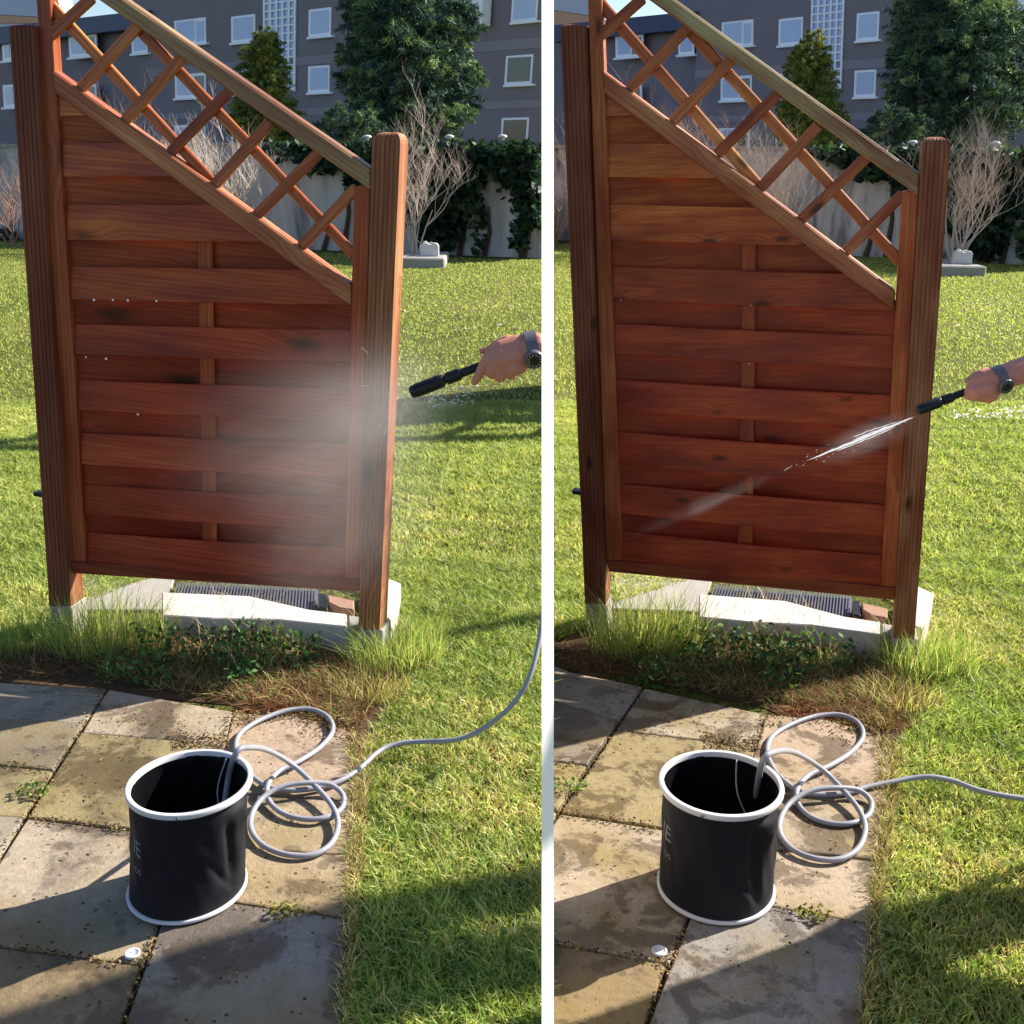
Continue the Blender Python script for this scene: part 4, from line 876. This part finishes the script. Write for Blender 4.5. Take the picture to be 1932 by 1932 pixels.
def sprayer(a, b, wid, label):
    """a nozzle tip, b where the hand takes it"""
    root = empty('spray_lance', a); tag(root, label, 'spray lance', 'black hose lances'); d = b - a; L = d.length; q = Vector((0, 0, 1)).rotation_difference(d.normalized()); w = wid
    def seg(name, prof, mat=M_BLACK):
        V, Fc = lathe_geo([(r*w, t*L) for r, t in prof], 20); o = pyd(name, [q @ v for v in V], Fc, mat, root, None, None, True); bevel(o, .06*w); return o
    seg('nozzle_head', [(.0001, .01), (.62, .0), (.9, .02), (1, .06), (1, .46), (.9, .49), (.66, .50), (.66, .53)])
    seg('collar', [(.66, .525), (.9, .53), (.96, .56), (.96, .70), (.86, .735), (.6, .75)])
    seg('barrel', [(.6, .745), (.68, .76), (.64, 1.05), (.62, 1.5), (.0001, 1.5)])
    for j in range(8):
        an = 2*math.pi*j/8; c = Vector((math.cos(an)*w*1.0, math.sin(an)*w*1.0, .26*L)); t = Vector((-math.sin(an), math.cos(an), 0))*w*.1; rr = Vector((math.cos(an), math.sin(an), 0))*w*.06
        V, Fc = prism_geo([c - t - rr - Vector((0, 0, .17*L)), c + t - rr - Vector((0, 0, .17*L)), c + t + rr - Vector((0, 0, .17*L)), c - t + rr - Vector((0, 0, .17*L))], (0, 0, .34*L)); fixn(pyd('grip_rib', [q @ v for v in V], Fc, M_BLACK, root))
    return root
def watch(par, c, axis, rx, face_dir, rcase):
    """strap round the wrist at c, case on the side that faces face_dir"""
    axis = axis.normalized(); f = (face_dir - axis*face_dir.dot(axis)).normalized(); s_ = axis.cross(f)
    V, Fc = [], []; n = 32; hw = rcase*.62
    for i in range(n):
        a = 2*math.pi*i/n; d = f*math.cos(a) + s_*math.sin(a)
        for ro, z in ((rx, -hw), (rx+.0025, -hw), (rx+.0025, hw), (rx, hw)): V.append(c + d*ro + axis*z)
    for i in range(n):
        for j in range(4): q = (j+1) % 4; m = (i+1) % n; Fc.append((i*4+j, m*4+j, m*4+q, i*4+q))
    root = fixn(pyd('wristwatch', V, Fc, M_STEEL, par))
    cc = c + f*(rx+.001); q = Vector((0, 0, 1)).rotation_difference(f)
    V, Fc = lathe_geo([(rcase, 0), (rcase*1.04, .004), (rcase, .009), (rcase*.86, .0105), (rcase*.82, .0095)], 32); pyd('case', [q @ v + cc for v in V], Fc, M_STEEL, root, None, None, True)
    V, Fc = lathe_geo([(rcase*.83, .0094), (.0001, .0096)], 32); pyd('dial', [q @ v + cc for v in V], Fc, M_DIAL, root)
    geo = []
    for i in range(12):
        a = 2*math.pi*i/12; e = f.orthogonal().normalized(); e2 = f.cross(e); dd = e*math.cos(a)+e2*math.sin(a); p = cc + f*.0102 + dd*rcase*.66; t = f.cross(dd)*.0007
        geo.append(([p - t - dd*.0016, p + t - dd*.0016, p + t + dd*.0016, p - t + dd*.0016], [(0, 1, 2, 3)]))
    pyd('hour_marks', *merge(*geo), M_PVC, root)
def left_person():
    D = 1.93; z = lambda x, y, dd=0.0: at((880 + x*.0828)*.9928, (600 + y*.0828)*.9928, D + dd)
    U = .0828*.9928/F*D                                    # metres per reading unit
    R_ = lambda q: q*U
    ch = []
    ch.append([(z(1690, 765), R_(385)), (z(1520, 790), R_(370))])                                             # forearm to wrist
    ch.append([(z(1520, 700, .0), R_(300)), (z(1250, 720, .0), R_(300)), (z(900, 780, -.004), R_(240)), (z(690, 860, -.004), R_(190))])       # thumb side of the back of the hand
    ch.append([(z(1480, 880), R_(300)), (z(1200, 940, -.006), R_(320)), (z(950, 1000, -.008), R_(300)), (z(700, 1030, -.006), R_(215))])
    ch.append([(z(1400, 950, .004), R_(260)), (z(1250, 1130, -.004), R_(240)), (z(1080, 1180, -.006), R_(240))])
    ch.append([(z(640, 960, -.004), R_(190)), (z(490, 1130, -.002), R_(140)), (z(350, 1390, .006), R_(112)), (z(268, 1520, .012), R_(92))])  # index along the trigger
    ch.append([(z(760, 1060, -.008), R_(190)), (z(628, 1335, -.006), R_(112)), (z(690, 1365, .022), R_(104)), (z(800, 1240, .04), R_(100))]) # middle
    ch.append([(z(930, 1100, -.008), R_(190)), (z(830, 1418, -.004), R_(114)), (z(880, 1420, .024), R_(115)), (z(960, 1290, .042), R_(98))]) # ring
    ch.append([(z(1150, 1130, -.004), R_(180)), (z(1085, 1370, .002), R_(106)), (z(1120, 1370, .026), R_(105)), (z(1160, 1270, .04), R_(90))])# little
    ch.append([(z(1050, 650, .02), R_(220)), (z(780, 700, .024), R_(150)), (z(600, 790, .026), R_(105)), (z(440, 810, .028), R_(80))])        # thumb
    root = empty('person', z(1500, 800)); tag(root, 'bare forearm with a watch gripping a black lance left of the white post', 'person')
    o = sdf_mesh('arm', ch, .0020, M_SKIN, root, 3); o.matrix_local = root.matrix_world.inverted()
    hold = empty('wrist_frame', (0, 0, 0)); bpy.data.objects.remove(hold)
    watch_parent = o
    wv = z(1935, 730) - z(1500, 800)
    watch(watch_parent, z(1580, 775), wv, R_(400), (z(1480, 1080, -.035) - z(1560, 780)), R_(215))
    a, b = at(773.6, 741.5, D + .03), at(903, 692, D + .03)
    sprayer(a, b, .0118, 'black hose lance with a stubby nozzle spraying mist left of the white post')
    # mist
    def ball(name, c, rad, mat, rot=None):
        bm = bmesh.new(); bmesh.ops.create_icosphere(bm, subdivisions=3, radius=1.0); me = bpy.data.meshes.new(name); bm.to_mesh(me); bm.free()
        o = link(name, me, mat); o.location = c; o.scale = rad
        if rot: o.rotation_euler = rot
        return o
    m1 = volume_mat('mist_vapour', 1.75, .3, (1.4, 3., 3.), .3, .7)
    o = ball('mist', at(575, 805, 2.32), (.46, .16, .24), m1, (0, math.radians(-22), 0)); tag(o, 'soft white cloud of water mist drifting over the left timber screen', 'mist', kind='stuff')
    m2 = volume_mat('spray_vapour', 1.35, .3, (1.4, 3., 3.), .3, .7)
    o = ball('mist', at(712, 772, 2.14), (.20, .19, .14), m2, (0, math.radians(-18), 0)); tag(o, 'thin veil of spray just in front of the nozzle in the left garden', 'mist', kind='stuff')
    m3 = volume_mat('low_vapour', 1.6, .3, (1.4, 3., 3.), .3, .7)
    o = ball('mist', at(640, 960, 2.32), (.36, .16, .26), m3, (0, math.radians(-50), 0)); tag(o, 'faint low mist in front of the lower planks in the left garden', 'mist', kind='stuff')
    rn = random.Random(4); geo = []
    for i in range(16):
        an = rn.uniform(-2.0, .8); L0 = rn.uniform(.006, .03); dirv = Vector((-math.cos(an)*.9, rn.uniform(.1, .9), math.sin(an)*.9)).normalized(); p = a + dirv*rn.uniform(.005, .16)
        dv = (dirv + Vector((0, 0, -.4*rn.random()))).normalized(); geo.append(tube_geo([p, p + dirv*L0*.5, p + dirv*L0*.5 + dv*L0*.5], [.0001, .0002, .0001], 3))
    for i in range(45):
        p = a + Vector((rn.uniform(-.16, .01), rn.uniform(.0, .3), rn.gauss(-.06, .06))); r_ = rn.uniform(.0002, .0006)
        geo.append(lathe_geo([(.0001, -r_), (r_, 0), (.0001, r_*1.4)], 4)); geo[-1] = ([q + p for q in geo[-1][0]], geo[-1][1])
    V, Fc = merge(*geo); o = pyd('spray_drops', V, Fc, M_WATER); tag(o, 'fine white drops and streaks fanning from the left nozzle', 'water spray', kind='stuff')
def right_person():
    D = 3.4; z = lambda x, y, dd=0.0: at((1700 + x*.1273)*.9928, (640 + y*.1273)*.9928, D + dd)
    U = .1273*.9928/F*D; R_ = lambda q: q*U
    foot = Vector((2.14, 3.25, GR.zg)); sh = foot + Vector((-.06, .10, 1.44)); el = z(2700, 330, .02)
    root = empty('person', foot); tag(root, 'person with a watch reaching in from the right edge, holding a jetting lance', 'person')
    ch = [[(sh, .062), (el, .048), (z(2100, 440), R_(215)), (z(1700, 570), R_(195)), (z(1500, 640), R_(182))]]
    ch.append([(z(1500, 600), R_(160)), (z(1330, 640), R_(165)), (z(1220, 700), R_(130)), (z(1170, 760), R_(95))])
    ch.append([(z(1500, 720), R_(150)), (z(1350, 780, -.006), R_(165)), (z(1230, 820, -.006), R_(135))])
    ch.append([(z(1480, 780), R_(130)), (z(1450, 870, -.004), R_(105)), (z(1400, 900), R_(100))])
    ch.append([(z(1210, 720), R_(105)), (z(1120, 800, .0), R_(78)), (z(1100, 880, .02), R_(62)), (z(1150, 900, .04), R_(56))])
    ch.append([(z(1260, 800), R_(105)), (z(1190, 890, .0), R_(70)), (z(1210, 910, .03), R_(62)), (z(1260, 870, .045), R_(56))])
    ch.append([(z(1340, 840), R_(100)), (z(1300, 915, .0), R_(66)), (z(1320, 925, .028), R_(60)), (z(1350, 890, .045), R_(54))])
    ch.append([(z(1430, 860), R_(90)), (z(1420, 925, .004), R_(62)), (z(1430, 930, .028), R_(56)), (z(1450, 890, .04), R_(50))])
    ch.append([(z(1360, 560, .02), R_(110)), (z(1230, 570, .028), R_(72)), (z(1130, 630, .03), R_(54)), (z(1080, 660, .03), R_(44))])
    hd = foot + Vector((.0, -.04, 1.66)); nk = foot + Vector((.02, -.02, 1.48))
    ch.append([(nk, .055), (foot + Vector((.0, -.03, 1.56)), .055)]); ch.append([(hd + Vector((-.02, 0, -.05)), .075), (hd + Vector((.0, 0, .03)), .095), (hd + Vector((.02, 0, .06)), .09)]); ch.append([(hd + Vector((-.1, 0, -.02)), .016), (hd + Vector((-.085, 0, .02)), .012)])
    o = sdf_mesh('body', ch, .0045, M_SKIN, root, 4); o.matrix_local = root.matrix_world.inverted()
    wv = z(2100, 440) - z(1500, 640)
    watch(o, z(1545, 640), wv, R_(200), z(1480, 850, -.05) - z(1545, 640), R_(112))
    hip = foot + Vector((.03, 0, .95))
    tors = sdf_mesh('jacket', [[(hip, .15), (foot + Vector((.02, -.02, 1.2)), .155), (foot + Vector((.01, -.02, 1.40)), .13)], [(foot + Vector((.01, .15, 1.40)), .075), (foot + Vector((.01, -.2, 1.40)), .075)], [(sh, .078), (sh.lerp(el, .6), .066)], [(foot + Vector((.01, -.22, 1.40)), .07), (foot + Vector((.05, -.3, 1.12)), .058), (foot + Vector((-.06, -.32, .92)), .045)]], .014, M_COAT, root, 4); tors.matrix_local = root.matrix_world.inverted()
    tr = sdf_mesh('trousers', [[(hip, .15), (hip + Vector((0, .1, -.06)), .11), (foot + Vector((-.06, .14, .5)), .07), (foot + Vector((0, .16, .1)), .055)], [(hip, .15), (hip + Vector((0, -.1, -.06)), .11), (foot + Vector((.0, -.16, .5)), .07), (foot + Vector((.06, -.18, .1)), .055)]], .014, M_CLOTH, root, 4); tr.matrix_local = root.matrix_world.inverted()
    sh_ = sdf_mesh('shoes', [[(foot + Vector((.05, .16, .045)), .045), (foot + Vector((-.14, .15, .035)), .04)], [(foot + Vector((.1, -.18, .045)), .045), (foot + Vector((-.09, -.2, .035)), .04)]], .012, M_BLACK, root, 3); sh_.matrix_local = root.matrix_world.inverted()
    hr = sdf_mesh('hair', [[(hd + Vector((.02, 0, .05)), .1), (hd + Vector((.05, 0, -.02)), .085)]], .012, M_HAIR, root, 3); hr.matrix_local = root.matrix_world.inverted()
    a, b = z(335, 1105, .03), z(1060, 820, .03)
    sprayer(a, b, .0165, 'black hose lance shooting a thin water jet right of the white post')
    # jet to the boards
    def fp(u, v, d): p = GR.R @ (fl(u, v, d)*GR.k) + GR.E; return p
    def fl(u, v, d):
        RT = GR.R.transposed(); o_ = RT @ ((EYE - GR.E)/GR.k); r = RT @ (ray(u, v)/GR.k); return o_ + r*((d - o_.y)/r.y)
    A = at(1727, 786, D + .03); end = fp(1190, 1012, -.02); mid = at(1525, 868, D + .30)
    rn = random.Random(9); s_ = D/F; geo = []; along = mid - A; side = along.cross(Vector((0, 0, 1))).normalized(); upv = side.cross(along).normalized()
    for i in range(5):
        t0, t1 = (0, 1) if i == 0 else (rn.uniform(0, .25), rn.uniform(.5, .8)); spread = 0 if i == 0 else 1
        o1, o2 = rn.gauss(0, 3)*s_*spread, rn.gauss(-1, 3)*s_*spread; P = []; R = []
        for j in range(15):
            t = t0 + (t1-t0)*j/14; w_ = math.sin(math.pi*min(1, t))**1.2; P.append(A + along*t + side*o1*w_ + upv*(o2*w_ + rn.gauss(0, .35)*s_))
            R.append(s_*((1.15 + 1.5*w_ + rn.uniform(-.4, .5)) if i == 0 else .25 + .9*w_*rn.uniform(.3, 1))*(1 if 0 < j < 14 else .3))
        geo.append(tube_geo(P, R, 6))
    V, Fc = merge(*geo); o = pyd('water_jet', V, Fc, M_WATER, None, None, None, True); tag(o, 'thin white water jet leaving the right nozzle', 'water jet', kind='stuff'); geo = []
    for i in range(90):
        t = rn.uniform(.02, 1.25); w_ = 2 + 14*math.sin(math.pi*min(1, t*.8)); p = A + along*t + side*rn.gauss(0, w_*.6)*s_ + upv*rn.gauss(-.2*w_, w_*.5)*s_; r_ = rn.uniform(.2, .6)*s_
        d_ = along.normalized()*r_*rn.uniform(1, 5); v_, f_ = tube_geo([p - d_, p, p + d_], [r_*.2, r_, r_*.2], 4); geo.append((v_, f_))
    V, Fc = merge(*geo); o = pyd('spray_drops', V, Fc, M_WATER); tag(o, 'loose drops torn off the right water jet', 'water spray', kind='stuff')
    def ball(name, c, rad, mat, rot):
        bm = bmesh.new(); bmesh.ops.create_icosphere(bm, subdivisions=3, radius=1.0); me = bpy.data.meshes.new(name); bm.to_mesh(me); bm.free()
        o = link(name, me, mat); o.scale = rad; o.rotation_mode = 'QUATERNION'; o.rotation_quaternion = rot; o.location = c; return o
    dv = (mid - A).normalized(); rot = Vector((1, 0, 0)).rotation_difference(dv)
    o = ball('mist', at(1632, 828, D + .14), (.24, .07, .085), volume_mat('jet_vapour', 2.6), rot); tag(o, 'short fan of fine spray around the jet in front of the right post', 'mist', kind='stuff')
    dv2 = (end - mid).normalized(); rot2 = Vector((1, 0, 0)).rotation_difference(dv2)
    o = ball('mist', mid.lerp(end, .6), ((end - mid).length*.62, .05, .05), volume_mat('streak_vapour', .8, .3, (1.2, 2., 2.), .3, .6), rot2); tag(o, 'faint slanting streak of mist across the lower planks right of the white post', 'mist', kind='stuff')

def shadow_rig():
    """added out of view: sheets cut to cast the lower shadows in both gardens"""
    zl, X = 2.55, 3.0; gz = GL.zg
    def up(u, v):                                   # the point of the cloth that shades this spot
        p = GL.gnd(u, v, .03); t = (X - p.x)/SDIR.x; return p + SDIR*t
    o = [(1060, 1612), (860, 1648), (658, 1690), (500, 1738), (300, 1800), (150, 1858), (-60, 1928), (-60, 2300), (300, 2250), (650, 1945), (1060, 1838), (1060, 1722), (860, 1752), (690, 1800), (860, 1738), (1060, 1700)]
    P = [up(*q) for q in o]
    tr = fixn(pyd('left_shadow_sheet', *prism_geo([p - P[0] for p in P], (.02, 0, 0)), M_CLOTH, None, Matrix.Translation(P[0]))); tag(tr, 'added dark sheet out of view casting the left garden shadow', 'trousers')  # added sheet whose outline is the wanted shadow in the left garden
    zt = max(p.z for p in P); y0, y1 = min(p.y for p in P) - 1.5, max(p.y for p in P) + 1
    X2 = 3.5
    def up2(u, v): p = GR.gnd(u, v, .03, raw=True); return p + SDIR*((X2 - p.x)/SDIR.x)
    P2 = [up2(*q) for q in [(2050, 1640), (1932, 1657), (1800, 1672), (1650, 1702), (1560, 1748), (1470, 1795), (1420, 1806), (1300, 1858), (1000, 1960), (1000, 2300), (2050, 2300), (2050, 1850), (1932, 1838), (1770, 1808), (1860, 1778), (2050, 1730)]]
    tw = fixn(pyd('right_shadow_sheet', *prism_geo([p - P2[0] for p in P2], (.02, 0, 0)), M_CLOTH, None, Matrix.Translation(P2[0]))); tag(tw, 'added dark sheet out of view casting the right garden shadow', 'shadow blocker')  # second added sheet, outlined to shade the lower right garden
    ln = pyd('shadow_rig', *tube_geo([Vector((X+.01, y0, zt)), Vector((X+.01, y1, zt))], .004, 6), M_PVC); tag(ln, 'thin added line out of view carrying a shadow sheet', 'shadow sheet line')  # made-up line and posts, unseen, there to carry the shadow sheet
    for y in (y0, y1):
        po = pyd('rig_post', *tube_geo([Vector((0, 0, 0)), Vector((0, 0, zt + .05 - GR.zg))], .025, 10), M_STEEL, None, Matrix.Translation((X+.01, y, GR.zg))); tag(po, ('near' if y == y0 else 'far') + ' added steel post out of view for the shadow sheet line', 'post', 'shadow sheet posts')
# ------------------------------------------------------------------ build both gardens
for g in (GL, GR):
    screen(g)
    patio(g)
    _, ax, bs = bucket(g)
    hose(g, ax, bs)
    under(g)
    pl, hit, nrm = wall(g)
    jug(g); compost(g, hit, nrm); building(g); trees(g)
    verge(g)
    lawn_grass(g)
left_person(); right_person()
shadow_rig()
